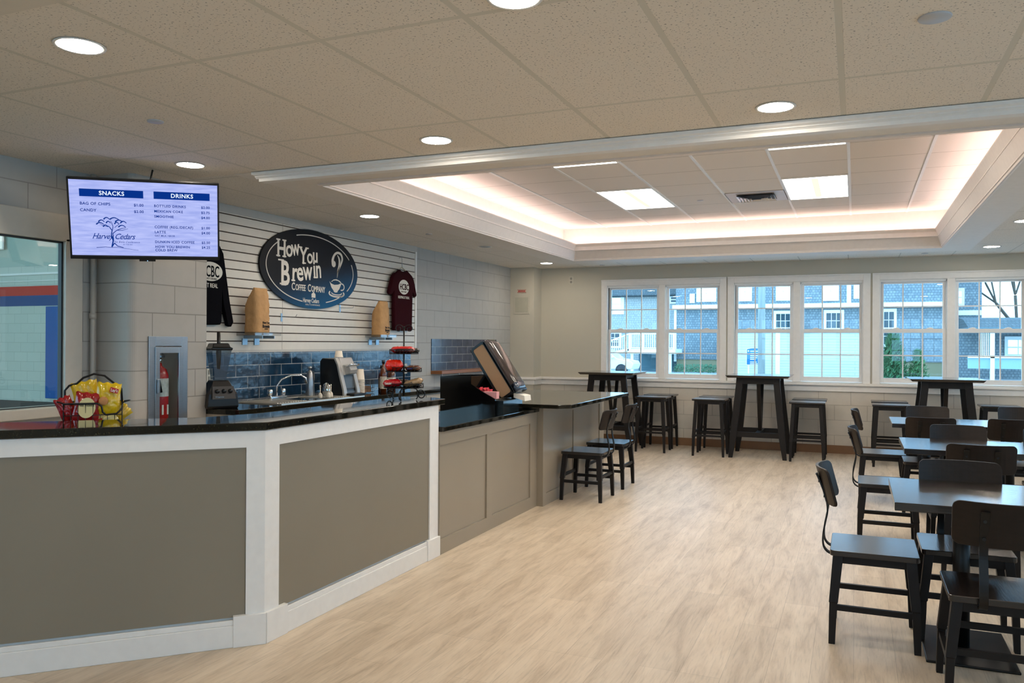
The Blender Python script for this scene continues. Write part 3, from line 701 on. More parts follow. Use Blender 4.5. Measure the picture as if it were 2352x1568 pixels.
def serif(s_, t_, w_, h_=.010): m.box(.018, .0195, s_-w_/2, s_+w_/2, t_-h_/2, t_+h_/2)
L('H', -.540, .080, .215, .86, .022); L('o', -.410, .090, .215, .86, .018, .05); L('w', -.318, .105, .215, .74, .018, .15)
for s_ in (-.518, -.432):
    serif(s_, .084, .055, .013); serif(s_, .232, .055, .013)
L('Y', -.205, .045, .215, .84, .022); L('o', -.098, .055, .205, .86, .012); L('u', -.008, .072, .205, .86, .018, .03)
serif(-.140, .050, .055, .013); serif(-.195, .196, .05, .013); serif(-.095, .196, .05, .013)
L('B', -.485, -.175, .315, .74, .024); serif(-.458, -.168, .07, .014); serif(-.478, .048, .08, .014)
L('r', -.325, -.130, .255, .86, .018, -.02); L('e', -.250, -.122, .255, .86, .018, .05); L('w', -.148, -.108, .255, .76, .018, .08); L('in', .008, -.080, .250, .74, .018, .10)
serif(-.300, -.126, .055, .013); serif(.034, -.074, .05, .013)
L('C', -.325, -.216, .100, .74, .012); L('OFFEE', -.268, -.214, .080, .70, .020); L('C', -.082, -.216, .100, .74, .012); L('OMPANY', -.025, -.214, .080, .66, .020)
m.build('company_name', M_let, sg)
m = MB()
L('Harvey Cedars', -.155, -.322, .058, .72, .016)
L('BIBLE CONFERENCE', -.115, -.350, .021, 1.0, 0, 0, 1.25)
m.box(.018, .0195, -.020, .040, -.272, -.245).prism([(-.024, -.245), (.044, -.245), (.030, -.228), (-.010, -.228)], .018, .0195, 'yz').box(.018, .0195, .002, .018, -.228, -.216)
m.build('conference_emblem', M_let, sg)
# cup, saucer and steam
m = MB()
m.prism([(.272, -.095), (.300, -.115), (.350, -.125), (.420, -.118), (.470, -.100), (.462, -.125), (.435, -.165), (.408, -.185), (.405, -.197), (.372, -.202), (.345, -.195), (.342, -.185), (.305, -.155), (.284, -.120)], .018, .0195, 'yz')
m.prism([(.300, -.093), (.340, -.072), (.390, -.066), (.440, -.078), (.474, -.095), (.462, -.100), (.42, -.082), (.37, -.078), (.33, -.084), (.308, -.098)], .018, .0195, 'yz')
arc(100, -110, .045, .033, .012, .478, -.140)
arc(150, 390, .128, .032, .016, .392, -.212); arc(170, 370, .085, .018, .010, .392, -.206)
m.build('coffee_cup_emblem', M_let, sg)
m = MB()
def blade(P, W): ribbon(*smooth(P, W))
blade([(.398, -.050), (.405, .0), (.435, .05), (.468, .10), (.486, .145), (.470, .185), (.430, .203), (.385, .198), (.345, .170), (.322, .125), (.325, .09)], [.002, .006, .009, .011, .013, .013, .012, .012, .013, .018, .020])
blade([(.400, -.040), (.412, .02), (.432, .07), (.438, .12), (.425, .155), (.400, .178)], [.004, .010, .013, .014, .010, .003])
m.ball((.0185, .340, .085), .030, 12, (.03, 1.2, 1.1))
m.build('steam_emblem', M_let, sg)

# ================================================================== HANGING SHIRTS
def shirt(name, label, cat, y, ztop, pts, thick, material, x0, logo):
    t = thing(name, label, cat, (x0, y, 0))
    # pts: outline (dy, z) going round; build puffed cloth from it
    bm_ = MB(); n = len(pts); cy = sum(p[0] for p in pts)/n; cz = sum(p[1] for p in pts)/n
    bm_.loft([[(0, p[0], p[1]) for p in pts], [(thick*.7, p[0]*.995, cz+(p[1]-cz)*.995) for p in pts], [(thick, p[0]*.95, cz+(p[1]-cz)*.975) for p in pts]])
    body = bm_.build('garment_body', material, t, .006)
    return t, body
half = [(.0, 2.285), (.07, 2.30), (.10, 2.315), (.235, 2.255), (.275, 2.20), (.315, 2.0), (.355, 1.80), (.40, 1.63), (.375, 1.59), (.335, 1.60), (.285, 1.76), (.262, 1.88), (.258, 1.63), (.245, 1.605), (.0, 1.60)]
pts = half+[(-a, b) for a, b in reversed(half[1:-1])]
t, body = shirt('sweatshirt', 'black long-sleeved sweatshirt with white oval print, half hidden behind the block pier', 'sweatshirt', 5.015, 2.3, pts, .05, M_navyf, XL+.03, None)
m = MB(); m.mi = 0
m.prism([(.115+.135*math.cos(a), 2.035+.078*math.sin(a)) for a in [2*PI*i/32 for i in range(32)]], .050, .0515, 'yz'); m.build('print_oval', M_print, t)
m = MB(); m.text('HCBC', .128, WALL(.0520, .005, 1.993), sx=.60, bold=.012); m.text('HARVEY CEDARS', .020, WALL(.0520, .03, 1.970), sx=1.0); m.build('print_letters', M_navyf, t)
m = MB(); m.text('KEEPING IT REAL', .050, WALL(.0515, -.10, 1.905), sx=.78, bold=.01); m.build('print_slogan', M_print, t)
half = [(.0, 2.285), (.055, 2.292), (.085, 2.305), (.20, 2.25), (.24, 2.21), (.315, 2.03), (.30, 2.01), (.275, 2.005), (.215, 2.06), (.212, 2.0), (.208, 1.80), (.200, 1.605), (.0, 1.60)]
pts = half+[(-a, b) for a, b in reversed(half[1:-1])]
t, body = shirt('tee_shirt', 'maroon short-sleeved tee shirt with white round print at the right end of the slatted wall', 'shirt', 8.18, 2.3, pts, .04, M_maroon, XL+.05, None)
m = MB(); m.prism([(.115*math.cos(a), 2.105+.085*math.sin(a)) for a in [2*PI*i/32 for i in range(32)]], .040, .0415, 'yz'); m.build('print_oval', M_print, t)
m = MB(); m.text('HCBC', .095, WALL(.0420, -.095, 2.075), sx=.78, bold=.02); m.text('HARVEY CEDARS', .016, WALL(.0420, -.065, 2.045), sx=.95); m.build('print_letters', M_maroon, t)
m = MB(); m.text('KEEPING IT REAL', .042, WALL(.0415, -.13, 1.972), sx=.80, bold=.01); m.build('print_slogan', M_print, t)
for (yy, zz, xx, nm) in ((8.18, 2.30, XL+.05, 'beige hanger holding the maroon tee shirt'), (5.015, 2.305, XL+.03, 'hanger holding the black sweatshirt, hidden behind the screen')):
    hg = thing('clothes_hanger', nm, 'hanger', (xx, yy, zz), 0)
    MB().tube([(.015, -.17, -.04), (.015, 0, .035), (.015, .17, -.04)], .006, 8).build('hanger_bar', mat('beige_plastic', (200, 188, 160), .4), hg)
    MB().tube([(.015, 0, .035), (.015, 0, .10), (.005, .012, .14), (-.005, .0, .155), (-.018, -.012, .14)], .003, 6).build('hanger_hook', M_steel, hg)

# ================================================================== CLEAR SHELVES WITH PAPER BAGS
def clear_shelf(y0, y1, z, label):
    t = thing('clear_shelf', label, 'shelf', (XL+.022, (y0+y1)/2, z), 0, 'clear shelves on the slatwall')
    w_ = (y1-y0)/2
    MB().box(0, .20, -w_, w_, -.005, 0).box(.196, .20, -w_, w_, 0, .025).box(0, .20, -w_, -w_+.004, 0, .025).build('shelf_plate', M_clear, t)
    for s_ in (-1, 1): MB().box(0, .012, s_*w_*.45-.03, s_*w_*.45+.03, -.085, -.03).box(0, .2, s_*w_*.45-.004, s_*w_*.45+.004, -.03, -.005).build('bracket', mat('pale_blue_zinc', (152, 172, 186), .3), t)
    return t
clear_shelf(5.50, 5.84, 1.525, 'left clear shelf on the slatted wall, under the larger paper bag')
clear_shelf(7.48, 7.80, 1.525, 'right clear shelf on the slatted wall, under the smaller paper bag')
def coffee_bag(y, z, wy, dx, h, label, x, tilt=0):
    t = thing('coffee_bag', label, 'paper bag', (x, y, z), tilt, 'coffee bags on clear shelves')
    N = 14
    def sec(k):
        u = k/N; top = max(0, (u-.62)/.38); d = dx*(1-top**1.2)+.012*top; ww = wy*(1-.12*top+.02*math.sin(u*9)); sh = .03*top
        zz = h*u; c = []
        pts_ = [(-1, -1), (-.4, -1.02), (.4, -1.02), (1, -1), (1.02, -.3), (1.02, .3), (1, 1), (.4, 1.03), (-.4, 1.03), (-1, 1), (-1.02+.25*top*0, .3), (-1.02, -.3)]
        for i, (a, b) in enumerate(pts_):
            j = random.uniform(-.003, .003)
            gus = (1-.35*top) if i in (4, 5, 10, 11) else 1
            c.append((a*d/2+sh+j, b*ww/2+j, zz))
        return c
    MB().loft([sec(k) for k in range(N+1)], True).build('bag_body', M_kraft, t)
    MB().box(.02, .034, -wy*.44, wy*.44, h-.035, h+.002).build('folded_top', M_kraft, t)
    m = MB(); X_ = dx/2+.004
    m.text('How You', wy*.17, WALL(X_, -wy*.02, h*.24), sx=.75, bold=.01); m.text('Brewin', wy*.22, WALL(X_, -wy*.02, h*.155), sx=.8, bold=.02); m.text('COFFEE', wy*.08, WALL(X_, wy*.12, h*.115), sx=.9); m.build('printed_name', M_ink, t)
    return t
coffee_bag(5.62, 1.527, .175, .115, .40, 'larger brown paper coffee bag on the left clear shelf', XL+.022+.12)
coffee_bag(7.60, 1.527, .175, .115, .385, 'smaller-looking brown paper coffee bag on the right clear shelf', XL+.022+.12)

# ================================================================== ITEMS ON THE BACK COUNTER
zc = ZB
def outlet(x, y, z, label, facing='x', sz=(.07, .115)):
    t = thing('wall_outlet', label, 'outlet', (x, y, z), 0 if facing == 'x' else -PI/2)
    MB().box(0, .006, -sz[0]/2, sz[0]/2, -sz[1]/2, sz[1]/2).build('cover_plate', mat('outlet_ivory', (206, 200, 184), .4), t, .002)
    m = MB()
    for s_ in (-1, 1): m.box(.006, .010, -.017, .017, s_*.026-.018, s_*.026+.018)
    m.build('socket', mat('socket_grey', (150, 146, 134), .4), t); 
outlet(XL+.008, 5.20, 1.19, 'ivory wall outlet on blue tile at the left end of the splashback')
outlet(XL+.008, 8.36, 1.16, 'wall outlet on blue tile behind the candy rack pole')
outlet(-4.01, YW, 2.43, 'white outlet plate high on the wall left of the first window', 'y')
t = thing('access_panel', 'white square access panel on the corner chase', 'access panel', (-4.70, 11.54, 2.06))
MB().box(-.13, .13, -.008, 0, -.15, .13).build('panel_frame', M_wallp, t, .002); MB().box(-.105, .105, -.012, -.008, -.125, .105).build('panel_door', mat('panel_off_white', (180, 176, 158), .5), t)
t = thing('red_label', 'small red and white notice strip above the access panel', 'sign', (-4.70, 11.54, 2.26))
MB().box(-.075, .075, -.004, 0, -.025, .025).build('label_card', mat('label_cream', (206, 190, 170), .6), t)
m = MB(); m.box(-.072, .072, -.0055, -.004, .018, .023).box(-.072, .072, -.0055, -.004, -.023, -.018).box(-.06, .06, -.0055, -.004, -.008, .008); m.build('label_print', mat('label_red', (170, 40, 34), .6), t)

# blender
bl = thing('blender', 'black blender with clear jar at the left end of the back counter', 'blender', (-4.55, 4.945, zc), -.5)
m = MB(); m.rects([(0, 0, 0, .11, .115), (0, 0, .02, .115, .12), (0, 0, .11, .11, .11), (.0, 0, .16, .085, .085), (0, 0, .215, .06, .06)]); m.build('motor_base', M_bplast, bl, .008)
m = MB(); m.hexa([(.09, -.09, .10), (.135, -.09, .075), (.135, .09, .075), (.09, .09, .10), (.085, -.08, .165), (.105, -.08, .17), (.105, .08, .17), (.085, .08, .165)]); m.build('control_panel', mat('dark_grey_plastic', (52, 52, 54), .35), bl)
for s_ in (-.05, 0, .05): MB().lathe([(.016, 0), (.015, .02), (.001, .02)], (.115, s_, .135), 14, 'x').build('knob', M_bplast, bl)
m = MB(); m.text('Vitamix', .022, WALL(.1365, -.07, .085)@T(0, 0, 0), sx=1); m.build('maker_name', M_steel, bl)
m = MB(); m.rects([(0, 0, .22, .045, .045), (0, 0, .27, .05, .05), (0, 0, .45, .075, .075)]); m.build('jar', glass('jar_plastic', (.55, .64, .72), 3.0, .12), bl)
MB().tube([(0, .07, .42), (0, .125, .42), (0, .125, .28), (0, .055, .27)], .010, 8).build('jar_handle', M_clear, bl)
MB().rects([(0, 0, .445, .08, .08), (0, 0, .462, .085, .085), (0, 0, .468, .07, .07), (0, 0, .495, .062, .062), (0, 0, .50, .055, .055)]).build('lid', M_bplast, bl, .006)
MB().lathe([(.012, .30), (.020, .42), (.014, .50), (.014, .585), (.001, .587)], n=14).build('tamper', M_bplast, bl)

# sink with drainer ridges and tap
sk = thing('sink', 'stainless drop-in sink with ridged drainers set in the back counter', 'sink', (-4.56, 6.0, zc))
m = MB(); m.box(-.27, .25, -.60, -.17, .0, .006).box(-.27, .25, .20, .62, .0, .006).box(-.27, -.2, -.17, .20, 0, .006).box(.2, .25, -.17, .20, 0, .006)
for i in range(12): m.box(-.2, .19, -.58+i*.034, -.565+i*.034, .006, .010).box(-.2, .19, .22+i*.034, .235+i*.034, .006, .010)
m.build('drainer', mat('satin_sink_steel', (204, 200, 190), .32, metal=.55), sk)
m = MB(); m.box(-.2, .2, -.17, .2, -.035, -.03).box(-.2, -.195, -.17, .2, -.03, 0).box(.195, .2, -.17, .2, -.03, 0).box(-.2, .2, -.17, -.165, -.03, 0).box(-.2, .2, .195, .2, -.03, 0); m.build('basin', MATS['satin_sink_steel'], sk)
fc = thing('tap', 'chrome double-handled tap with arched spout behind the sink', 'tap', (-4.78, 5.92, zc+.006))
MB().box(-.03, .03, -.11, .11, 0, .025).build('tap_base', M_chrome, fc, .006)
for s_ in (-.09, .09): MB().lathe([(.018, .025), (.022, .04), (.026, .075), (.018, .085), (.001, .085)], (0, s_, 0), 12).build('handle', M_chrome, fc)
MB().tube([(0, 0, .02), (0, 0, .11), (.03, .03, .17), (.09, .09, .205), (.15, .15, .205), (.18, .18, .18), (.185, .185, .13)], .0095, 10).build('spout', M_chrome, fc)

# cocktail shaker / tall steel flask
o = MB().lathe([(.040, 0), (.042, .02), (.038, .15), (.030, .22), (.022, .24), (.008, .25), (.008, .275), (.001, .277)], n=20); fl = thing('steel_flask', 'tall steel whipped cream dispenser standing left of the coffee machine', 'flask', (-4.70, 6.30, zc))
o.build('flask_body', M_steel, fl); MB().tube([(0, .02, .235), (0, .055, .235), (.0, .065, .15)], .005, 8).build('lever', M_steel, fl); MB().lathe([(.001, .285), (.02, .28), (.02, .262)], n=12).build('cap', M_steel, fl)
# syrup pumps on their bottles' tops lying in the rack well
for i, (x, y, l) in enumerate(((-4.44, 6.10, 'first white syrup pump from the left, beside the sink'), (-4.40, 6.17, 'second white syrup pump from the left, beside the sink'), (-4.46, 6.29, 'third white syrup pump from the left, in front of the shiny kettle'), (-4.46, 6.46, 'rightmost white syrup pump, next to the coffee machine'))):
    p = thing('syrup_pump', l, 'pump', (x, y, zc+.006), -.9, 'white syrup pumps')
    MB().lathe([(.017, 0), (.019, .012), (.019, .03), (.012, .045), (.008, .05)], n=14).build('pump_collar', M_cup, p)
    MB().lathe([(.0045, .045), (.0045, .105)], n=8).build('pump_stem', M_cup, p)
    MB().tube([(.012, 0, .107), (-.005, 0, .112), (-.04, 0, .098), (-.062, 0, .08)], .0065, 8).build('pump_nozzle', M_cup, p)
o = MB().lathe([(.001, 0), (.052, 0), (.058, .05), (.05, .10), (.03, .125), (.012, .13), (.012, .145), (.001, .147)], n=24).build('shiny_kettle', M_chrome); o.location = (-4.62, 6.47, zc+.006)
tag(o, 'small round shiny metal pot behind the white syrup pumps', 'pot')

# coffee machine
cm = thing('coffee_machine', 'single cup coffee machine, black sides and silver front, on the back counter', 'coffee machine', (-4.53, 6.565, zc))
sd = [(-.16, 0), (.10, 0), (.095, .06), (.055, .20), (.03, .30), (.0, .355), (-.14, .36), (-.165, .33)]
m = MB(); m.prism(sd, -.125, .125, 'xz'); m.build('housing', M_bplast, cm, .008)
M_sil = mat('silver_plastic', (176, 174, 170), .35, metal=.3)
fp = [(.10, 0), (.125, .0), (.118, .06), (.078, .20), (.052, .30), (.02, .365), (-.02, .366), (.0, .355), (.03, .30), (.055, .20), (.095, .06)]
m = MB(); m.prism(fp, -.135, -.085, 'xz').prism(fp, .085, .135, 'xz').hexa([(.055, -.09, .20), (.085, -.09, .20), (.085, .09, .20), (.055, .09, .20), (.0, -.09, .36), (.03, -.09, .365), (.03, .09, .365), (.0, .09, .36)]); m.build('front_frame', M_sil, cm, .005)
MB().hexa([(.09, -.085, .03), (.10, -.085, .03), (.10, .085, .03), (.09, .085, .03), (.05, -.085, .22), (.06, -.085, .22), (.06, .085, .22), (.05, .085, .22)]).build('drip_wall', mat('slate_plastic', (74, 84, 92), .4), cm)
MB().prism([(.07, .20), (.13, .215), (.14, .25), (.125, .29), (.05, .30)], -.06, .06, 'xz').build('brew_head', M_sil, cm, .008)
MB().tube([(.10, -.07, .285), (.145, -.07, .30), (.155, 0, .303), (.145, .07, .30), (.10, .07, .285)], .009, 8).build('lid_handle', M_chrome, cm)
MB().box(.07, .21, -.10, .10, .006, .03).build('drip_tray', M_bplast, cm, .005)
# paper cups
def cup_stack(x, y, z, r0, r1, h, n, label, grp=None):
    t = thing('cup_stack' if n > 1 else 'paper_cup', label, 'cups' if n > 1 else 'cup', (x, y, z), 0, grp)
    for k in range(n):
        zz = k*.0145
        MB().lathe([(r0, zz), (r0+.002, zz+.003), (r0-.002, zz+.006), (r1, zz+h), (.001, zz+h)] if k == n-1 else [(r0, zz), (r0+.002, zz+.003), (r0-.002, zz+.012)], n=20, cap=False).build('cup' if n > 1 else 'cup_wall', M_cup, t)
    return t
cup_stack(-4.47, 6.79, zc, .043, .031, .105, 11, 'tall stack of upturned ivory paper cups right of the coffee machine')
cup_stack(-4.57, 6.57, zc+.367, .042, .031, .062, 1, 'upturned ivory paper cup on top of the coffee machine')
# wire basket with packets, bottles
bk = thing('wire_basket', 'dark wire basket between the paper cups and the syrup bottle', 'basket', (-4.58, 6.98, zc))
m = MB()
for z_ in (.01, .05, .09, .13): m.tube([(-.07, -.12, z_), (.07, -.12, z_), (.07, .12, z_), (-.07, .12, z_)], .0022, 6, True)
for k in range(9):
    yy = -.12+.03*k; m.tube([(.07, yy, .01), (.07, yy, .13)], .0016, 5); m.tube([(-.07, yy, .01), (-.07, yy, .13)], .0016, 5)
m.build('basket_wires', M_bmetal, bk)
o = MB().box(-.05, .05, -.10, .10, .0, .03).box(-.04, .05, -.08, .09, .03, .06).build('packet_pile', mat('brown_white_packets', (150, 110, 76), .6, noise=.5, nscale=30)); o.location = (-4.58, 6.98, zc+.012); tag(o, 'pile of brown and white packets inside the dark wire basket', 'packets')
def bottle(x, y, h, rgb, label, capc=(14, 14, 14), r=.034, lab=(196, 186, 170)):
    t = thing('syrup_bottle', label, 'bottle', (x, y, zc), .6, 'bottles on the back counter')
    MB().lathe([(.001, 0), (r, 0), (r, h*.60), (r*.85, h*.68), (.013, h*.80), (.012, h*.92)], n=18).build('bottle_glass', mat('syrup_%d_%d_%d' % rgb, rgb, .08, coat=.5), t)
    MB().lathe([(.016, h*.90), (.016, h), (.001, h)], n=14).build('cap', mat('cap_%d' % capc[0], capc, .4), t)
    MB().lathe([(r+.0008, h*.12), (r+.0008, h*.5)], n=18, cap=False).build('bottle_label', mat('label_%d' % lab[0], lab, .7, noise=.4, nscale=40), t)
bottle(-4.45, 7.18, .33, (96, 44, 14), 'amber syrup bottle with black cap behind the candy rack')
bottle(-4.62, 7.42, .27, (70, 20, 14), 'dark red bottle behind the candy rack, left of the white-labelled one', lab=(120, 104, 90))
bottle(-4.50, 7.42, .29, (80, 40, 26), 'bottle with large white label seen through the middle of the candy rack', lab=(216, 212, 196), r=.045)
# wooden ledge, tile patch brackets and white rails on the block wall
sh = thing('wood_ledge', 'walnut wall ledge under the slate tile patch on the block wall', 'shelf', (XL, 10.0, 1.115))
MB().box(0, .16, -1.0, .92, -.04, 0).build('board', M_wood, sh, .003)
for yy in (-.72, -.24, .5):
    MB().box(.0, .018, yy-.012, yy+.012, -.62, -.04).build('wall_rail', mat('white_powder_metal', (200, 204, 206), .4), sh)
o = MB().box(0, .09, -.06, .06, 0, .012).build('stapler', M_bplast); o.location = (-4.75, 9.15, .93); 
o.location = (-4.80, 8.30, zc); tag(o, 'small flat black gadget at the right end of the back counter', 'gadget')

# ================================================================== FIRE EXTINGUISHER CABINET
fx = thing('extinguisher_cabinet', 'steel framed fire extinguisher cabinet set in the block pier', 'cabinet', (px1, 4.45, 0))
z0, z1, hw = .74, 1.503, .180
m = MB(); m.box(0, .012, -hw, -hw+.06, z0, z1).box(0, .012, hw-.06, hw, z0, z1).box(0, .012, -hw+.06, hw-.06, z1-.07, z1).box(0, .012, -hw+.06, hw-.06, z0, z0+.07); m.build('outer_frame', M_steel, fx, .002)
hw2 = .128
m = MB(); m.box(.004, .02, -hw2, -hw2+.04, z0+.075, z1-.075).box(.004, .02, hw2-.04, hw2, z0+.075, z1-.075).box(.004, .02, -hw2+.04, hw2-.04, z1-.12, z1-.075).box(.004, .02, -hw2+.04, hw2-.04, z0+.075, z0+.12); m.build('door_frame', M_steel, fx, .002)
MB().box(.012, .015, -hw2+.04, hw2-.04, z0+.12, z1-.12).build('door_pane', M_glass, fx)
MB().box(.02, .035, -hw2+.008, -hw2+.03, 1.10, 1.20).build('door_handle', M_steel, fx, .003)
m = MB(); m.box(-.198, -.195, -.149, .149, .80, 1.469).box(-.195, 0, -.149, -.146, .80, 1.469).box(-.195, 0, .146, .149, .80, 1.469); m.build('back_plate', mat('cabinet_inner_taupe', (206, 192, 178), .6), fx)
ex = thing('fire_extinguisher', 'red fire extinguisher standing behind the cabinet glass', 'fire extinguisher', (px1-.085, 4.452, .80))
MB().lathe([(.001, 0), (.058, 0), (.066, .02), (.066, .42), (.052, .465), (.022, .49), (.02, .51)], n=24).build('cylinder', M_red, ex)
MB().lathe([(.0668, .27), (.0668, .40)], n=24, cap=False).build('instruction_label', mat('white_label', (206, 200, 190), .6, noise=.25, nscale=40), ex)
MB().lathe([(.021, .51), (.021, .55), (.001, .55)], n=14).box(-.012, .012, -.05, .045, .55, .565).hexa([(-.01, -.05, .59), (.01, -.05, .59), (.01, .03, .57), (-.01, .03, .57), (-.01, -.05, .60), (.01, -.05, .60), (.01, .03, .582), (-.01, .03, .582)]).build('valve_handle', M_chrome, ex)
MB().tube([(0, -.02, .535), (.03, -.06, .52), (.05, -.055, .42), (.055, -.03, .30)], .010, 8).build('hose', M_bplast, ex)
MB().box(.060, .064, -.03, .03, .14, .21).build('round_tag', M_paper, ex); 

# ================================================================== BASKET OF CHIPS
cbx, cby, cbz = -3.69, 3.10, .93
cb = thing('chip_basket', 'black wire basket with arched handle full of chip bags, behind the service counter', 'basket', (cbx, cby, cbz), math.radians(47))
m = MB(); W_, D_, H_ = .135, .085, .215
for z_ in (.01, .06, .11, .155): m.tube([(-W_, -D_, z_), (W_, -D_, z_), (W_, D_, z_), (-W_, D_, z_)], .0022, 6, True)
for k in range(9):
    x_ = -W_+2*W_*k/8
    for s_ in (-D_, D_): m.tube([(x_, s_, .01), (x_, s_, .155 if (k > 4 and s_ < 0) else H_)], .0018, 5)
for k in range(5):
    y_ = -D_+2*D_*k/4
    for s_ in (-W_, W_): m.tube([(s_, y_, .01), (s_, y_, H_)], .0018, 5)
m.build('basket_wires', M_bmetal, cb)
m = MB(); m.tube([(-W_, -D_, H_), (.02, -D_, H_), (.04, -D_, .20), (.045, -D_, .17), (.06, -D_, .155), (.11, -D_, .16), (W_, -D_, .185), (W_, D_, H_), (-W_, D_, H_)], .005, 8, True).build('rim', M_bmetal, cb)
MB().tube([(-W_, 0, .0), (-W_, 0, .28), (-.115, 0, .305), (-.08, 0, .315), (-.05, 0, .345), (0, 0, .365), (.05, 0, .355), (.095, 0, .315), (.115, 0, .305), (.13, 0, .285), (W_, 0, .2)], .0055, 8).build('handle', M_bmetal, cb)
for s_ in (-1, 1): MB().tube([(s_*W_, -.05, H_), (s_*(W_+.03), -.05, H_+.01), (s_*(W_+.035), .05, H_+.005), (s_*W_, .05, H_)], .004, 6).build('side_grip', M_bmetal, cb)
def chip_bag(loc, rot, w_, h_, rgb, label, deco):
    t = thing('chip_bag', label, 'chip bag', (0, 0, 0), 0, 'chip bags in the wire basket')
    t.matrix_world = Matrix.Translation((cbx, cby, cbz)) @ R(math.radians(47), 'Z') @ T(*loc) @ Euler(rot).to_matrix().to_4x4()
    base = mat('foil_%d_%d_%d' % rgb, rgb, .22, noise=.2, nscale=14, bump=.5, bscale=14, coat=.4)
    def f(sgn):
        def g_(u, v):
            x = (u-.5)*w_; z = v*h_; e = (1-(2*abs(u-.5))**4)*math.sin(PI*min(1, max(0, v)))**.6
            wv = .004*math.sin(u*23+v*9)+.003*math.sin(v*31+u*5)
            return (x*(1+.03*math.sin(v*7)), sgn*(.026*e)+wv*(e*.8+.2), z+.004*math.sin(u*19))
        return g_
    MB().grid(f(-1), 14, 14).grid(f(1), 14, 14).build('bag_foil', base, t, weld=False)
    deco(t, w_, h_)
    return t
def front(t, m_, name, material): return m_.build(name, material, t)
def XZm(x, y, z): return Matrix(((1, 0, 0, x), (0, 0, -1, y), (0, 1, 0, z), (0, 0, 0, 1)))  # faces local -Y
M_yel = (226, 186, 20)
def deco_lays(t, w_, h_):
    m_ = MB().prism([(w_*.02, h_*.70), (w_*.36, h_*.66), (w_*.40, h_*.80), (w_*.05, h_*.86)], -.036, -.033, 'xz'); front(t, m_, 'brand_ribbon', M_red)
    m_ = MB().text("Lay's", h_*.13, XZm(w_*.06, -.0365, h_*.72)@R(-.1, 'Z'), sx=.8, bold=.02); front(t, m_, 'brand_name', M_paper)
    m_ = MB(); m_.ball((-w_*.18, -.030, h_*.40), w_*.2, 14, (1, .3, 1)); front(t, m_, 'chip_picture', mat('potato_tan', (206, 140, 80), .6, noise=.3))
def deco_vic(t, w_, h_):
    m_ = MB().prism([(w_*.34*math.cos(a), h_*.5+h_*.34*math.sin(a)) for a in [2*PI*i/24 for i in range(24)]], -.034, -.031, 'xz'); front(t, m_, 'cream_field', mat('cream_label', (222, 206, 150), .6))
    m_ = MB().text("Miss Vickie's", h_*.13, XZm(-w_*.33, -.0355, h_*.52)@R(.12, 'Z'), sx=.72); front(t, m_, 'brand_name', M_ink)
def deco_none(t, w_, h_): pass
def deco_rings(t, w_, h_):
    m_ = MB().prism([(-w_*.3, h_*.2), (w_*.3, h_*.2), (w_*.34, h_*.5), (-w_*.34, h_*.5)], -.031, -.028, 'xz'); front(t, m_, 'red_band', M_red)
chip_bag((.06, -.045, .155), (-.12, .10, .05), .115, .165, M_yel, "upright yellow chip bag with red ribbon logo at the right of the basket", deco_lays)
chip_bag((-.015, .01, .165), (.05, -.22, 0), .125, .165, (222, 180, 30), 'yellow chip bag leaning at the back centre of the basket', deco_none)
chip_bag((-.04, -.055, .115), (-.05, .14, 0), .12, .155, (160, 20, 24), 'dark red chip bag with a cream oval, front centre of the basket', deco_vic)
chip_bag((-.10, -.01, .125), (0, -.40, .2), .08, .13, (170, 24, 28), 'dark red chip bag sticking out at the left of the basket', deco_none)
chip_bag((-.02, -.03, .09), (.1, 1.35, .1), .10, .14, (214, 200, 130), 'cream chip bag lying low in the basket behind the wires', deco_rings)
chip_bag((.06, .02, .11), (.1, .9, .3), .09, .13, (216, 176, 30), 'yellow chip bag lying low at the right end of the basket', deco_none)

# ================================================================== CANDY RACK
rk = thing('candy_rack', 'three tier black wire candy rack with scrolled top and feet on the counter', 'rack', (-2.82, 4.81, 1.077), .35)
MB().lathe([(.0055, .03), (.0055, .50)], n=10).build('pole', M_bmetal, rk)
MB().tube([(0, 0, .05), (.0, 0, .085)], .009, 8).build('pole_collar', M_bmetal, rk)
def spiral(cx, cz, r0, r1, a0, turns, n=22): return [(cx+(r0+(r1-r0)*i/n)*math.cos(a0+turns*2*PI*i/n), 0, cz+(r0+(r1-r0)*i/n)*math.sin(a0+turns*2*PI*i/n)) for i in range(n+1)]
for s_ in (-1, 1):
    P = [(0, 0, .49)]+[(s_*p[0], p[1], p[2]) for p in spiral(.035, .485, .03, .008, PI, -1.3)]
    MB().tube(P, .0028, 6).build('top_scroll', M_bmetal, rk)
for a in (0, PI*2/3, PI*4/3):
    m = MB(); m.M = R(a+2.6, 'Z'); m.tube([(.0, 0, .075), (.05, 0, .085), (.09, 0, .075)]+spiral(.125, .035, .034, .010, PI*.75, -1.35), .0042, 7); m.tube([(.095, 0, .07), (.10, 0, .02), (.09, 0, .004)], .0042, 6); m.build('foot_scroll', M_bmetal, rk)
for (z_, r_, nm) in ((.315, .098, 0), (.195, .122, 1), (.085, .135, 2)):
    m = MB()
    for zz in (0, .028): m.tube([(r_*math.cos(2*PI*i/28), r_*.62*math.sin(2*PI*i/28), z_+zz) for i in range(28)], .0028, 6, True)
    for i in range(28):
        a = 2*PI*i/28; b = a+.22; m.tube([(r_*math.cos(a), r_*.62*math.sin(a), z_), (r_*math.cos(b), r_*.62*math.sin(b), z_+.028)], .0014, 5)
    m.lathe([(.001, z_-.001), (r_, z_-.001)], n=28)
    for v in m.bm.verts: 
        if abs(v.co.z-(z_-.001)) < .0002: v.co.y *= .62
    m.build('tray', M_bmetal, rk)
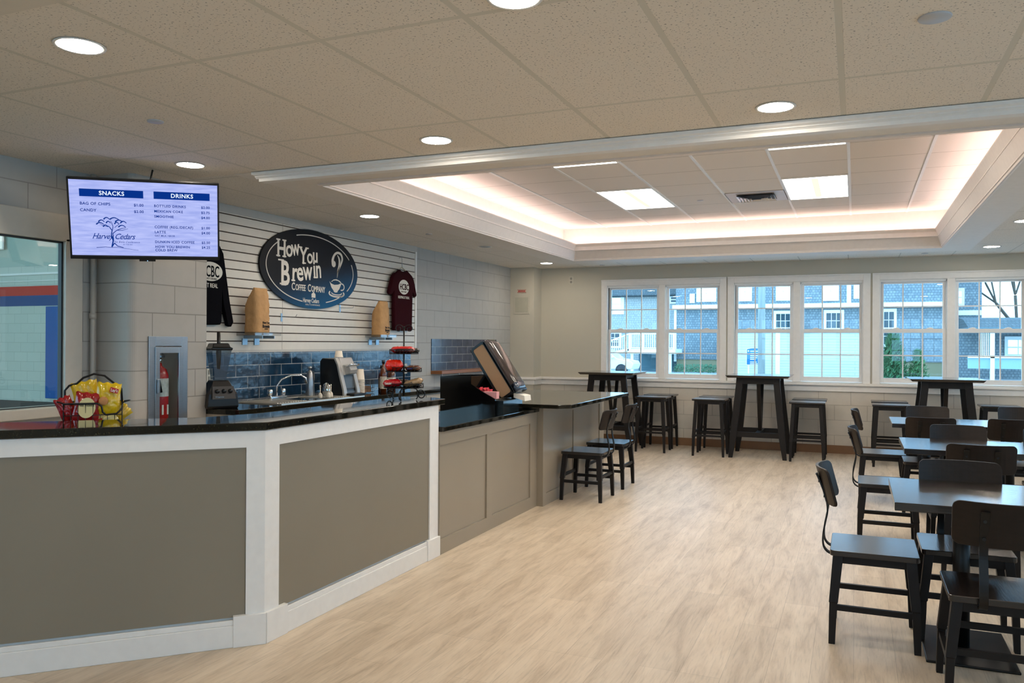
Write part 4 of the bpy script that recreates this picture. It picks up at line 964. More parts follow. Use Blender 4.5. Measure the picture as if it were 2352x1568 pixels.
def candy(loc, size, rgb, label, rot=(0, 0, 0), word=None, wc=None, col2=None):
    t = thing('candy_pack', label, 'candy pack', (0, 0, 0), 0, 'candy packs on the wire rack')
    t.matrix_world = Matrix.Translation((-2.82, 4.81, 1.077)) @ R(.35, 'Z') @ T(*loc) @ Euler(rot).to_matrix().to_4x4()
    l_, d_, h_ = size
    def g_(u, v):
        a = 2*PI*v; e = (1-(2*abs(u-.5))**6)
        rr = e*.5*(1+.05*math.sin(u*37+a*2))+.02
        return ((u-.5)*l_, d_*rr*math.cos(a)+(.08*d_*math.cos(a) if e < .2 else 0), h_*rr*math.sin(a)+h_*.5)
    MB().grid(g_, 18, 14).build('wrapper', mat('wrap_%d_%d_%d' % rgb, rgb, .22, noise=.25, nscale=40, bump=.6, bscale=40, coat=.5), t)
    if word: MB().text(word, h_*.42, XZm(-l_*.33, -d_*.52, h_*.36), sx=.8*l_/.17*(8/len(word)), bold=.02).build('printed_word', wc, t)
candy((-.005, -.01, .318), (.17, .075, .048), (196, 10, 16), 'red candy pack on the top tier of the rack')
candy((.01, -.035, .322), (.15, .04, .030), (70, 16, 14), 'dark brown and red candy bar at the front of the top tier')
candy((.06, .02, .32), (.09, .05, .034), (56, 46, 34), 'dark wrapped bar at the right end of the top tier')
candy((-.062, -.02, .197), (.125, .09, .078), (226, 34, 14), 'bright orange red pouch on the left of the middle tier', (0, 0, .05))
candy((.07, -.02, .20), (.11, .05, .036), (96, 52, 34), 'brown candy bar with blue lettering on the right of the middle tier', (0, -.06, 0), 'SNICKERS', mat('blue_word', (40, 50, 150), .5))
candy((.062, .02, .198), (.10, .05, .04), (52, 24, 18), 'dark candy bar behind the brown one on the middle tier')
candy((-.07, -.03, .092), (.13, .08, .052), (190, 14, 26), 'red twisted licorice pack at the left of the bottom tier', (0, -.06, 0), 'Twizzlers', M_paper)
candy((.075, -.02, .10), (.14, .07, .045), (176, 142, 104), 'tan and brown chocolate pack tilted at the right of the bottom tier', (0, -.28, 0), "REESE'S", M_ink)
candy((.06, .01, .088), (.12, .06, .03), (46, 28, 20), 'dark brown bar under the tan pack on the bottom tier')
candy((-.02, .03, .10), (.12, .05, .04), (150, 120, 100), 'silvery brown pack at the back of the bottom tier')

# ================================================================== CONDIMENT ORGANISER AND NAPKIN DISPENSER
ORX, ORY = -3.18, 6.02
og = thing('cup_organizer', 'glossy black condiment and lid organiser on the low worktop', 'organizer', (ORX, ORY, .884))
side = [(0, 0), (.50, 0), (.50, .13), (.38, .19), (.285, .245), (.285, .315), (0, .305)]
m = MB(); m.prism(side, 0, .012, 'xz'); m.build('side_panel', M_acryl, og); MB().prism(side, .36, .372, 'xz').build('side_panel', M_acryl, og)
m = MB(); m.box(0, .012, .012, .36, 0, .305).box(.27, .285, .012, .36, 0, .31).box(.012, .5, .012, .36, .0, .01); m.build('back_panel', M_acryl, og)
m = MB(); m.box(.488, .50, .012, .36, 0, .13).box(.38, .392, .012, .36, 0, .185)
for yy in (.125, .24): m.box(.285, .5, yy, yy+.008, 0, .13)
m.build('divider', M_acryl, og)
m = MB(); m.box(.50, .56, .03, .36, 0, .115).build('front_pocket', mat('smoked_acrylic', (20, 28, 32), .12), og)
# sweetener packets
o = MB(); 
for k in range(30): o.box(.0+.0042*k, .0036+.0042*k, -.0, .055, 0, .055+.001*(k % 3))
o = o.build('sweetener_packets', mat('pink_paper', (226, 160, 158), .7)); o.location = (-2.80, 6.035, 1.015); o.rotation_euler = (0, 0, 0)
tag(o, 'block of pale pink sweetener packets in the front slot of the black organiser', 'sweetener packets', kind='stuff')
o = MB()
for k in range(16): o.M = T(.006*k, .02, .01*math.sin(k*.8))@R(.5*math.sin(k*1.7), 'Y'); o.box(0, .003, -.025, .025, 0, .05)
o.M = Matrix.Identity(4); o = o.build('sweetener_packets', mat('red_pink_paper', (226, 76, 90), .7)); o.location = (-2.885, 6.16, 1.04); tag(o, 'loose bunch of dark pink sweetener packets behind the pale pink block', 'sweetener packets', kind='stuff')
o = MB()
for k in range(7): o.M = T(.006*k, 0, 0)@R(.3*math.sin(k*2.1), 'Y'); o.box(0, .003, -.02, .02, 0, .035)
o.M = Matrix.Identity(4); o = o.build('sweetener_packets', mat('yellow_paper', (220, 204, 110), .7)); o.location = (-2.875, 6.06, 1.035); tag(o, 'few yellow sweetener packets left of the pale pink block', 'sweetener packets', kind='stuff')
# lids and bar arm
o = MB().lathe([(.001, .0), (.045, 0), (.047, .006), (.04, .012), (.001, .014)], n=24).build('round_lid', mat('lid_grey', (150, 150, 142), .4)); o.location = (-2.83, 6.62, .884); tag(o, 'grey round lid lying on the worktop behind the organiser', 'cup_lid')  # loose grey cup lid on the worktop

nd = thing('napkin_dispenser', 'tall tilted napkin dispenser with smoky clear front full of brown napkins', 'napkin dispenser', (0, 0, 0))
nd.matrix_world = Matrix.Translation((-2.70, 6.30, 1.035)) @ R(math.radians(-34), 'Y')
HL = .50
def rr(x0, x1, z0, z1, r_, n=5):
    P = []
    for (cx, cz, a0) in ((x1-r_, z0+r_, -PI/2), (x1-r_, z1-r_, 0), (x0+r_, z1-r_, PI/2), (x0+r_, z0+r_, PI)):
        for i in range(n+1): a = a0+PI/2*i/n; P.append((cx+r_*math.cos(a), cz+r_*math.sin(a)))
    return P
m = MB(); o_ = rr(-.075, .075, -.02, HL, .03); i_ = rr(-.058, .052, .0, HL-.02, .018)
for (y0, y1) in ((0, .018),):
    V0 = [m._v((x, y0, z)) for x, z in o_]; V1 = [m._v((x, y0, z)) for x, z in i_]; V2 = [m._v((x, y1, z)) for x, z in o_]; V3 = [m._v((x, y1, z)) for x, z in i_]
    n = len(V0)
    for i in range(n):
        j = (i+1) % n; m._f([V0[i], V0[j], V1[j], V1[i]]); m._f([V2[i], V2[j], V0[j], V0[i]]); m._f([V1[i], V1[j], V3[j], V3[i]]); m._f([V3[i], V3[j], V2[j], V2[i]])
m.build('side_frame', M_bplast, nd)
MB().prism(rr(-.058, .052, .0, HL-.02, .018), .004, .19, 'xz').build('napkin_stack', mat('brown_napkin', (176, 142, 108), .85, noise=.08, nscale=30, stretch=(30, 1, 1)), nd)
MB().box(-.082, -.07, 0, .20, -.01, HL).box(.052, .075, .0, .2, -.02, HL-.01).build('back_shell', M_bplast, nd, .006)
P = rr(.0, .095, 0, .20, .04, 6)
m = MB(); sec = lambda z_, s_: [(.072+max(0, (p[0]-.0))*s_*.55, p[1], z_) for p in P]
m.loft([sec(.02, 1), sec(.03, 1.05), sec(HL-.06, 1.0), sec(HL-.01, .55)], True); m.build('clear_cover', glass('smoky_clear_plastic', (.62, .58, .57), 1.4, .03), nd)
MB().loft([sec(-.03, .9), sec(.045, 1.12)], True).build('cover_foot', mat('smoke_blue_plastic', (58, 68, 82), .15), nd)
MB().hexa([(.03, .03, -.05), (.10, .03, -.13), (.10, .17, -.13), (.03, .17, -.05), (.05, .03, -.02), (.12, .03, -.09), (.12, .17, -.09), (.05, .17, -.02)]).build('hanging_napkin', M_paper, nd)
st = thing('dispenser_stand', 'black stand holding the tilted napkin dispenser behind the organiser', 'stand', (-2.76, 6.40, .884))
MB().box(-.10, .10, -.0, .16, 0, .14).build('stand_block', M_acryl, st, .004); MB().prism([(-.10, .14), (.04, .14), (-.06, .30), (-.14, .30)], .03, .13, 'xz').build('stand_arm', M_acryl, st)

# ================================================================== MENU SCREEN
ya, pi_, ro = .816, .289, .034
n_ = Vector((math.cos(pi_)*math.sin(ya), -math.cos(pi_)*math.cos(ya), -math.sin(pi_))); r_ = Vector((math.cos(ya), math.sin(ya), 0)); u_ = r_.cross(-n_)
if u_.z < 0: u_ = -u_
r2 = r_*math.cos(ro)+u_*math.sin(ro); u2 = -r_*math.sin(ro)+u_*math.cos(ro)
tv = thing('menu_screen', 'flat screen menu board hanging from the ceiling, listing snacks and drinks', 'screen', (0, 0, 0))
TC = Vector((-4.275, 3.981, 2.258))
tv.matrix_world = Matrix(((r2.x, u2.x, n_.x, TC.x), (r2.y, u2.y, n_.y, TC.y), (r2.z, u2.z, n_.z, TC.z), (0, 0, 0, 1))) @ Matrix.Diagonal((1.0976, 1.0976, 1.0976, 1))
TW, TH = .41, .2367
m = MB(); m.box(-TW, TW, -TH, TH, -.045, -.004); m.box(-TW, -TW+.010, -TH, TH, -.004, .002).box(TW-.010, TW, -TH, TH, -.004, .002).box(-TW, TW, TH-.010, TH, -.004, .002).box(-TW, TW, -TH, -TH+.018, -.004, .002)
m.box(-.045, .045, -TH-.012, -TH, -.03, .0); m.build('bezel', M_bplast, tv, .002)
def scr_mat():
    m = emis('screen_glow', (.50, .56, .98), .98); t = m.node_tree; e = [n for n in t.nodes if n.type == 'EMISSION'][0]
    tcn = t.nodes.new('ShaderNodeTexCoord'); mp = t.nodes.new('ShaderNodeMapping'); mp.inputs['Scale'].default_value = (3, 22, 1); t.links.new(tcn.outputs['Object'], mp.inputs[0])
    nz = t.nodes.new('ShaderNodeTexNoise'); nz.inputs['Scale'].default_value = 3; nz.inputs['Detail'].default_value = 4; t.links.new(mp.outputs[0], nz.inputs['Vector'])
    cr = t.nodes.new('ShaderNodeValToRGB'); cr.color_ramp.elements[0].position = .3; cr.color_ramp.elements[0].color = (.31, .37, .76, 1); cr.color_ramp.elements[1].position = .7; cr.color_ramp.elements[1].color = (.46, .51, .88, 1)
    t.links.new(nz.outputs[0], cr.inputs[0]); t.links.new(cr.outputs[0], e.inputs[0]); return m
SW, SH = .400, .2187; yc = .004
MB().box(-SW, SW, yc-SH, yc+SH, -.004, -.002).build('display', scr_mat(), tv)
def fx_(u, v): return (-SW+2*SW*u, yc+SH-2*SH*v)
M_navy = emis('screen_navy', (.002, .028, .22), 1.0); M_scw = emis('screen_white', (.75, .85, 1.0), 1.0)
for (u0, u1, v0, v1) in ((.065, .485, .115, .215), (.555, .945, .115, .215)):
    a = fx_(u0, v0); b = fx_(u1, v1); MB().box(a[0], b[0], b[1], a[1], -.002, -.0012).build('heading_bar', M_navy, tv)
m = MB()
def tt(mm, txt, u, v, size, al='LEFT', sx=1.0, bold=.018, z=-.0015, spacing=1.08, shear=0):
    x, y = fx_(u, v); mm.text(txt, size, T(x, y, z), sx=sx, bold=bold, ext=.0003, align=al, spacing=spacing, shear=shear)
for (a, b, v) in (('BAG OF CHIPS', '$1.00', .325), ('CANDY', '$2.00', .412)):
    tt(m, a, .065, v, .023); tt(m, b, .485, v, .022, 'RIGHT')
m.build('snack_list', M_navy, tv); m = MB()
for (a, b, v) in (('BOTTLED DRINKS', '$2.00', .325), ('MEXICAN COKE', '$2.75', .397), ('SMOOTHIE', '$4.00', .468), ('COFFEE (REG./DECAF)', '$1.00', .612), ('LATTE', '$4.00', .682), ('DUNKIN ICED COFFEE', '$2.50', .818), ('HOW YOU BREWIN', '$4.25', .886), ('COLD BREW', '', .933)):
    tt(m, a, .555, v, .0205); 
    if b: tt(m, b, .945, v, .0205, 'RIGHT')
tt(m, 'OAT MILK +$0.50', .555, .728, .0135)
m.build('drink_list', M_navy, tv)
m = MB(); tt(m, 'SNACKS', .275, .190, .034, 'CENTER', z=-.0010, bold=.02); m.build('heading', M_scw, tv); m = MB(); tt(m, 'DRINKS', .75, .190, .034, 'CENTER', z=-.0010, bold=.02); m.build('heading', M_scw, tv)
m = MB(); tt(m, 'Harvey Cedars', .275, .775, .047, 'CENTER', sx=.86, bold=.004, shear=.45, spacing=.92); tt(m, 'The Bible Conference', .36, .825, .015, 'CENTER', shear=.4, bold=0); tt(m, 'BY THE SEA', .37, .855, .009, 'CENTER', bold=0)
def stroke(P, wd):
    Q = [fx_(*p) for p in P]
    for i, (p, q_) in enumerate(zip(Q, Q[1:])):
        d = Vector((q_[0]-p[0], q_[1]-p[1])); nn = Vector((-d.y, d.x)).normalized(); w0 = wd*(1-i/len(Q)*.6)/2; w1 = wd*(1-(i+1)/len(Q)*.6)/2
        a = [(p[0]-nn.x*w0, p[1]-nn.y*w0), (q_[0]-nn.x*w1, q_[1]-nn.y*w1), (q_[0]+nn.x*w1, q_[1]+nn.y*w1), (p[0]+nn.x*w0, p[1]+nn.y*w0)]
        m.hexa([(x, y, -.002) for x, y in a]+[(x, y, -.0014) for x, y in a])
stroke([(.262, .885), (.272, .80), (.262, .72), (.268, .66), (.25, .61), (.22, .585)], .007); stroke([(.275, .80), (.272, .70), (.30, .655), (.33, .63), (.36, .62)], .005)
stroke([(.268, .67), (.275, .61), (.268, .56), (.26, .53)], .004); stroke([(.25, .61), (.21, .60), (.19, .57)], .003); stroke([(.30, .655), (.335, .655), (.375, .63)], .003); stroke([(.285, .62), (.31, .58), (.325, .56)], .003)
for (u, v, l_) in ((.19, .57, .05), (.235, .50, .04), (.20, .535, .04), (.285, .50, .06), (.315, .53, .05), (.345, .545, .04), (.335, .60, .05), (.245, .55, .03), (.225, .60, .03), (.30, .56, .03)):
    stroke([(u-l_/2, v+.012), (u-l_/4, v-.008), (u, v-.014), (u+l_/4, v-.006), (u+l_/2, v+.012)], .0075)
stroke([(.16, .895), (.22, .885), (.262, .89), (.30, .885), (.36, .905), (.44, .925)], .003); stroke([(.262, .885), (.28, .83), (.30, .87), (.34, .89)], .006)
m.build('tree_emblem', M_navy, tv)
MB().lathe([(.0022, 0), (.001, .001)], (0, -TH-.008, .0005), 8).build('power_light', emis('power_blue', (.3, .5, 1), 3), tv)
# wall arm that carries the screen
mt = thing('screen_mount', 'black steel arm holding the menu screen out from the block pier', 'mount', (px1, 4.16, 2.30))
MB().box(0, .015, -.0, .16, -.12, .12).build('wall_plate', M_bmetal, mt)
q_ = TC-n_*.055-Vector((px1, 4.16, 2.30)); MB().bar((.01, .06, 0), (q_.x, q_.y, 0), .05, .035).bar((q_.x, q_.y, -.05), (q_.x, q_.y, .13), .05, .05).build('arm', M_bmetal, mt)
MB().tube([(q_.x, q_.y, .1), (q_.x+.02, q_.y+.03, .30), (q_.x-.05, q_.y+.1, .315)], .006, 6).build('cable', M_bplast, mt)

# ================================================================== CHAIRS
CH_N = [0]
def make_chair(label, loc, rz, group):
    t = thing('dining_chair', label, 'chair', loc, rz, group)
    m = MB(); m.prism(rr(-.20, .20, -.205, .205, .018, 3), .430, .457, 'xy'); m.build('seat', M_dark, t, .003)
    m = MB(); m.box(-.17, .17, -.175, -.157, .39, .43).box(-.17, .17, .157, .175, .39, .43).box(-.178, -.16, -.17, .17, .39, .43).box(.16, .178, -.17, .17, .39, .43); m.build('seat_frame', M_darkleg, t)
    for sx_ in (-1, 1):
        for sy_ in (-1, 1):
            m = MB(); m.rects([(sx_*.190, sy_*.205, 0, .015, .013), (sx_*.186, sy_*.200, .14, .0175, .016), (sx_*.184, sy_*.198, .20, .0175, .016), (sx_*.183, sy_*.197, .205, .021, .019), (sx_*.163, sy_*.172, .43, .024, .021)])
            m.build('leg', M_darkleg, t, .002)
    for sy_ in (-1, 1): MB().box(-.182, .182, sy_*.199-.010, sy_*.199+.010, .165, .192).build('stretcher', M_darkleg, t)
    for sx_ in (-1, 1): MB().box(sx_*.185-.010, sx_*.185+.010, -.197, .197, .215, .242).build('stretcher', M_darkleg, t)
    path = [(-.10, .417), (-.175, .413), (-.205, .418), (-.226, .435), (-.236, .465), (-.234, .52), (-.224, .575), (-.215, .63), (-.222, .69), (-.240, .745), (-.262, .80), (-.270, .815)]
    for sy_ in (-1, 1):
        MB().strap([(x, sy_*.085, z) for x, z in smooth(path, [1]*len(path), 4)[0]], .032, .008).build('back_support', M_bmetal, t)
    # curved back board
    H0, H1, HWd = .665, .850, .195
    def P(s, h):
        ay = s*HWd; bx_ = -.205-.055*(1-s*s); c = abs(s); cr = .03
        zlo, zhi = H0, H1
        if c > 1-cr/HWd:
            q_ = (c-(1-cr/HWd))/(cr/HWd); dz = cr*(1-math.sqrt(max(0, 1-q_*q_))); zlo += dz; zhi -= dz
        z = zlo+(zhi-zlo)*h; return (bx_-(z-H0)*.26+.045, ay, z)
    S = [-1, -.985, -.96, -.92]+[-.88+1.76*k/16 for k in range(17)]+[.92, .96, .985, 1]
    rings = []
    for s in S:
        a = P(s, 0); b = P(s, .5); c = P(s, 1); th = .014
        rings.append([(a[0], a[1], a[2]), (b[0], b[1], b[2]), (c[0], c[1], c[2]), (c[0]-th, c[1], c[2]), (b[0]-th, b[1], b[2]), (a[0]-th, a[1], a[2])])
    MB().loft(rings, False).build('backrest', M_back, t, .002)
    for sy_ in (-1, 1):
        for z_ in (.70, .775): MB().lathe([(.007, 0), (.007, .004), (.001, .005)], (-.2345-(z_-.70)*.34, sy_*.085, z_), 10, 'x').build('bolt', M_bmetal, t)
    return t
G1 = 'dark chairs at the dining tables'
c0 = make_chair('nearest side-on chair, at the left end of the nearest dining table, seat fully visible', (.09, 4.52, 0), 0, G1)
dup(c0, (.225, 6.68, 0), 0, 'second side-on chair in the left row, behind the nearest side-on chair')
dup(c0, (.24, 8.50, 0), 0, 'farthest side-on chair in the left row, at the left end of the farthest dining table')
dup(c0, (.56, 3.94, 0), PI/2, 'closest chair, cut by the lower right corner of the photo, back towards the camera')
dup(c0, (.515, 4.72, 0), -PI/2, 'chair behind the nearest dining table, facing the camera')
dup(c0, (.73, 6.05, 0), PI/2, 'chair in front of the middle dining table, its back towards the camera')
dup(c0, (.735, 6.93, 0), -PI/2, 'chair behind the middle dining table, facing the camera')
dup(c0, (1.36, 6.93, 0), -PI/2, 'chair behind the middle dining table at the very right edge of the photo')
dup(c0, (.60, 8.05, 0), PI/2, 'left of the two chairs in front of the farthest dining table, backs to camera')
dup(c0, (1.235, 8.15, 0), PI/2, 'right of the two chairs in front of the farthest dining table, backs to camera')
dup(c0, (.675, 9.00, 0), -PI/2, 'left of the two chairs behind the farthest dining table, facing the camera')
dup(c0, (1.52, 9.25, 0), -PI/2, 'right of the two chairs behind the farthest dining table, facing the camera')
dup(c0, (-2.345, 7.44, 0), PI, 'nearer of the two dark chairs drawn up beside the bar end', 'dark chairs beside the bar end')
dup(c0, (-2.34, 8.20, 0), PI, 'farther of the two dark chairs drawn up beside the bar end', 'dark chairs beside the bar end')

# dining tables
def table(x, y, label):
    t = thing('dining_table', label, 'table', (x, y, 0), 0, 'dark dining tables at right')
    m = MB(); m.box(0, 1.22, -.38, .38, .712, .75); m.build('tabletop', M_top, t, .003)
    for xx in (.27, .95):
        m = MB(); m.box(xx-.13, xx+.25-.0, -.27, .27, .0, .012); o = m.build('base_plate', M_bmetal, t, .004)
        m = MB(); m.cyl((xx+.04, 0, 0), .038, .012, .70, 20); m.build('column', M_bmetal, t)
        m = MB(); m.box(xx-.16, xx+.24, -.04, .04, .695, .712).box(xx, xx+.08, -.26, .26, .695, .712); m.build('top_spider', M_bmetal, t)
    return t
t1 = table(.17, 4.50, 'nearest dark dining table, its top reflecting the windows')
dup(t1, (.318, 6.66, 0), label='middle dark dining table, between the nearest and the farthest one')
dup(t1, (.315, 8.62, 0), label='farthest dark dining table, closest to the window wall')

# bar tables
def bar_table(x, y, label):
    t = thing('bar_table', label, 'table', (x, y, 0), 0, 'tall bar tables under the windows')
    m = MB(); m.loft([ring(-.37, .37, -.37, .37, 1.035), ring(-.395, .395, -.395, .395, 1.062), ring(-.395, .395, -.395, .395, 1.066)]); m.build('tabletop', M_top, t, .001)
    for sx_ in (-1, 1):
        for sy_ in (-1, 1):
            m = MB(); m.rects([(sx_*.335, sy_*.335, 0, .025, .017), (sx_*.300, sy_*.318, .30, .042, .02), (sx_*.235, sy_*.285, .93, .040, .022), (sx_*.228, sy_*.28, 1.035, .040, .022)]); m.build('leg', M_darkleg, t, .002)
    for sy_ in (-1, 1):
        MB().box(-.22, .22, sy_*.285-.014, sy_*.285+.014, .955, 1.035).build('apron', M_darkleg, t); MB().box(-.305, .305, sy_*.315-.016, sy_*.315+.016, .27, .335).build('stretcher', M_darkleg, t)
    MB().box(-.03, .03, -.30, .30, .28, .335).build('stretcher', M_darkleg, t)
    for sx_ in (-1, 1): MB().box(sx_*.225-.015, sx_*.225+.015, -.285, .285, .985, 1.035).build('apron', M_darkleg, t)
    for sy_ in (-1, 1): MB().bar((0, sy_*.25, 1.03), (0, sy_*.02, .33), .045, .022, (0, 1, 0)).build('brace', M_darkleg, t)
    return t
b1 = bar_table(-3.17, 11.24, 'leftmost of the three tall bar tables, partly behind the bar end')
dup(b1, (-1.15, 11.18, 0), label='middle of the three tall bar tables, standing free under the windows')
dup(b1, (1.0, 11.15, 0), label='rightmost of the three tall bar tables, behind the dining chairs')
def stool(x, y, label):
    t = thing('bar_stool', label, 'stool', (x, y, 0), 0, 'backless bar stools under the windows')
    m = MB(); m.rects([(0, 0, .722, .20, .17), (0, 0, .728, .212, .18), (0, 0, .748, .212, .18)]); m.build('seat', M_dark, t, .004)
    m = MB(); m.box(-.17, .17, -.150, -.135, .68, .722).box(-.17, .17, .135, .150, .68, .722).box(-.172, -.157, -.14, .14, .68, .722).box(.157, .172, -.14, .14, .68, .722); m.build('seat_frame', M_darkleg, t)
    for sx_ in (-1, 1):
        for sy_ in (-1, 1): MB().rects([(sx_*.195, sy_*.180, 0, .014, .013), (sx_*.188, sy_*.175, .24, .018, .016), (sx_*.187, sy_*.174, .245, .021, .018), (sx_*.160, sy_*.145, .722, .023, .019)]).build('leg', M_darkleg, t, .002)
    for sy_ in (-1, 1): MB().box(-.18, .18, sy_*.172-.01, sy_*.172+.01, .255, .280).build('stretcher', M_darkleg, t)
    for sx_ in (-1, 1): MB().box(sx_*.184-.01, sx_*.184+.01, -.17, .17, .30, .325).build('stretcher', M_darkleg, t)
    return t
s0 = stool(-2.55, 11.06, 'near bar stool right of the leftmost bar table')
for x, y, l in ((-2.55, 11.55, 'far bar stool by the wall, right of the leftmost bar table'), (-1.765, 10.98, 'near bar stool left of the middle bar table'), (-1.765, 11.50, 'far bar stool by the wall, left of the middle bar table'),
                (-.55, 10.96, 'near bar stool right of the middle bar table'), (-.55, 11.50, 'far bar stool by the wall, right of the middle bar table'), (.405, 10.92, 'near bar stool left of the rightmost bar table'), (.405, 11.50, 'far bar stool by the wall, left of the rightmost bar table'),
                (1.60, 11.3, 'bar stool right of the rightmost bar table, behind the dining chairs'), (-3.80, 11.18, 'near stool left of the leftmost bar table, its seat edge showing over the bar'), (-3.98, 11.58, 'far bar stool left of the leftmost bar table, a dark sliver above the bar top')):
    dup(s0, (x, y, 0), label=l)

# ================================================================== OUTDOORS (across the street, 38 to 50 m away)
GZ = -.25
M_asph = mat('pale_asphalt', (176, 180, 180), .9, noise=.08, nscale=.4)
struct('floor_street', MB().box(-60, 60, YW+.3, 90, GZ-.1, GZ), M_asph)
def shingle(name, c1, c2, mo, bw=.16, bh=.14, ms=.012): return brick(name, 'XZ', c1, c2, mo, bw, bh, ms, off=.37, freq=2, rough=.9, bump=.3, mott=.12)
M_sh1 = shingle('weathered_shingles', (142, 150, 150), (118, 128, 132), (92, 102, 108))
M_sh2 = shingle('pale_shingles', (176, 174, 166), (166, 166, 160), (146, 148, 146))
M_sh3 = shingle('roof_shingles', (92, 98, 98), (78, 86, 88), (62, 70, 72))
M_clap = brick('pale_clapboard', 'XZ', (196, 196, 190), (192, 192, 188), (160, 164, 166), 6.0, .145, .012, rough=.8, bump=.3)
M_ext = mat('exterior_white_trim', (246, 246, 240), .7)
M_dglass = mat('dark_window_glass', (40, 62, 70), .05, spec=.6)
M_sky = mat('window_glass_reflecting_sky', (205, 222, 228), .03, metal=.9)
FY = 50.0
def ewin(parent, x0, x1, z0, z1, y=FY, g=None, cols=3, rows=4, cas=.14):
    o = MB().box(x0-cas, x1+cas, y-.08, y, z0-cas, z1+cas*1.3).build('window_casing', M_ext, parent)
    MB().box(x0, x1, y-.09, y-.07, z0, z1).build('window_pane', g or M_dglass, o)
    m = MB()
    for i in range(1, cols): m.box(x0+(x1-x0)*i/cols-.015, x0+(x1-x0)*i/cols+.015, y-.11, y-.085, z0, z1)
    for j in range(1, rows): m.box(x0, x1, y-.11, y-.085, z0+(z1-z0)*j/rows-.015, z0+(z1-z0)*j/rows+.015)
    m.box(x0, x1, y-.115, y-.085, (z0+z1)/2-.03, (z0+z1)/2+.03)
    m.build('window_bars', M_ext, o)
# long shingled house across the street
ho = thing('shingled_house', 'long grey shingled house across the street with white trim band and windows', 'house')
MB().box(-10.15, 4.95, FY, FY+9, .52, 9.5).build('shingled_wall', M_sh1, ho)
MB().box(-10.1, 4.9, FY+.05, FY+9, GZ, .52).build('foundation', mat('sandy_foundation', (150, 140, 108), .9), ho)
MB().box(-10.3, 5.0, FY-.35, FY, 3.55, 3.82).build('trim_band', M_ext, ho)
MB().box(-10.25, -10.10, FY-.04, FY+.02, .38, 3.55).build('corner_board', M_ext, ho)
MB().box(-.45, -.22, FY-.05, FY, 3.82, 9.0).build('corner_board', M_ext, ho)
ewin(ho, -4.26, -3.5, 1.6, 3.24); ewin(ho, -1.52, -.72, 1.5, 3.26); ewin(ho, 1.2, 1.98, 1.5, 3.3)
ewin(ho, -6.3, -5.78, 4.15, 5.8, g=M_sky, cols=2); ewin(ho, -4.15, -3.6, 4.15, 5.8, g=M_sky, cols=2); ewin(ho, -1.6, -1.0, 4.1, 5.8, g=M_sky, cols=2); ewin(ho, .05, .6, 4.2, 5.8, g=M_sky, cols=2)
ewin(ho, -8.75, -7.85, 4.15, 5.6, g=M_sky, cols=2); ewin(ho, -9.25, -9.05, 4.0, 4.45, g=M_sky, cols=1, rows=2, cas=.05)
# paler house with roof at left
hl = thing('pale_house', 'pale shingled house at the left beyond the white deck', 'house')
MB().box(-24, -10.2, FY+1.5, FY+9, GZ, 4.6).build('shingled_wall', M_sh2, hl)
m = MB(); m.hexa([(-24, FY+1.0, 4.55), (-10.2, FY+1.0, 4.55), (-10.2, FY+1.2, 4.45), (-24, FY+1.2, 4.45), (-24, FY+5, 8.0), (-10.2, FY+5, 8.0), (-10.2, FY+5.2, 7.8), (-24, FY+5.2, 7.8)]); m.build('roof', M_sh3, hl)
ewin(hl, -15.4, -14.0, 3.55, 4.5, FY+1.5, M_sky, 1, 2, .2); ewin(hl, -15.0, -14.1, 1.3, 2.1, FY+1.5, None, 3, 3)
ewin(hl, -10.75, -10.35, 4.1, 4.4, FY+1.5, None, 1, 1, .1)
# deck with railing and stair
dk = thing('white_deck', 'raised white deck with railing and stair between the two houses', 'deck')
DY = 48.0
MB().box(-12.65, -9.75, DY, DY+3, .86, 1.14).build('deck_floor', M_ext, dk)
m = MB(); m.box(-12.45, -9.75, DY, DY+.06, 2.02, 2.10).box(-12.45, -9.75, DY, DY+.06, 1.18, 1.24); m.build('handrail', M_ext, dk)
m = MB()
for k in range(22): m.box(-12.4+k*.125, -12.36+k*.125, DY+.01, DY+.05, 1.2, 2.04)
m.build('balusters', M_ext, dk)
for x in (-12.5, -11.7, -9.85): MB().box(x-.07, x+.07, DY-.02, DY+.12, .9, 2.2).build('post', M_ext, dk)
for x in (-12.4, -10.1): MB().box(x-.08, x+.08, DY+.1, DY+.26, GZ, .86).build('deck_leg', M_ext, dk)
m = MB(); m.hexa([(-13.7, DY, .75), (-12.5, DY, 1.05), (-12.5, DY+.06, 1.05), (-13.7, DY+.06, .75), (-13.7, DY, .95), (-12.5, DY, 1.2), (-12.5, DY+.06, 1.2), (-13.7, DY+.06, .95)]); m.hexa([(-14.2, DY, 1.4), (-12.5, DY, 2.02), (-12.5, DY+.06, 2.02), (-14.2, DY+.06, 1.4), (-14.2, DY, 1.5), (-12.5, DY, 2.1), (-12.5, DY+.06, 2.1), (-14.2, DY+.06, 1.5)])
for k in range(13): m.box(-14.1+k*.125, -14.06+k*.125, DY+.01, DY+.05, .75+k*.03, 1.42+k*.045)
m.build('stair_railing', M_ext, dk)
o = MB().box(-12.6, -9.8, DY+2.6, DY+3.0, GZ, .86).build('storage_skirt', mat('teal_shadow_boards', (88, 116, 124), .9)); tag(o, 'dark grey boards closing the space beneath the white deck', 'skirting')
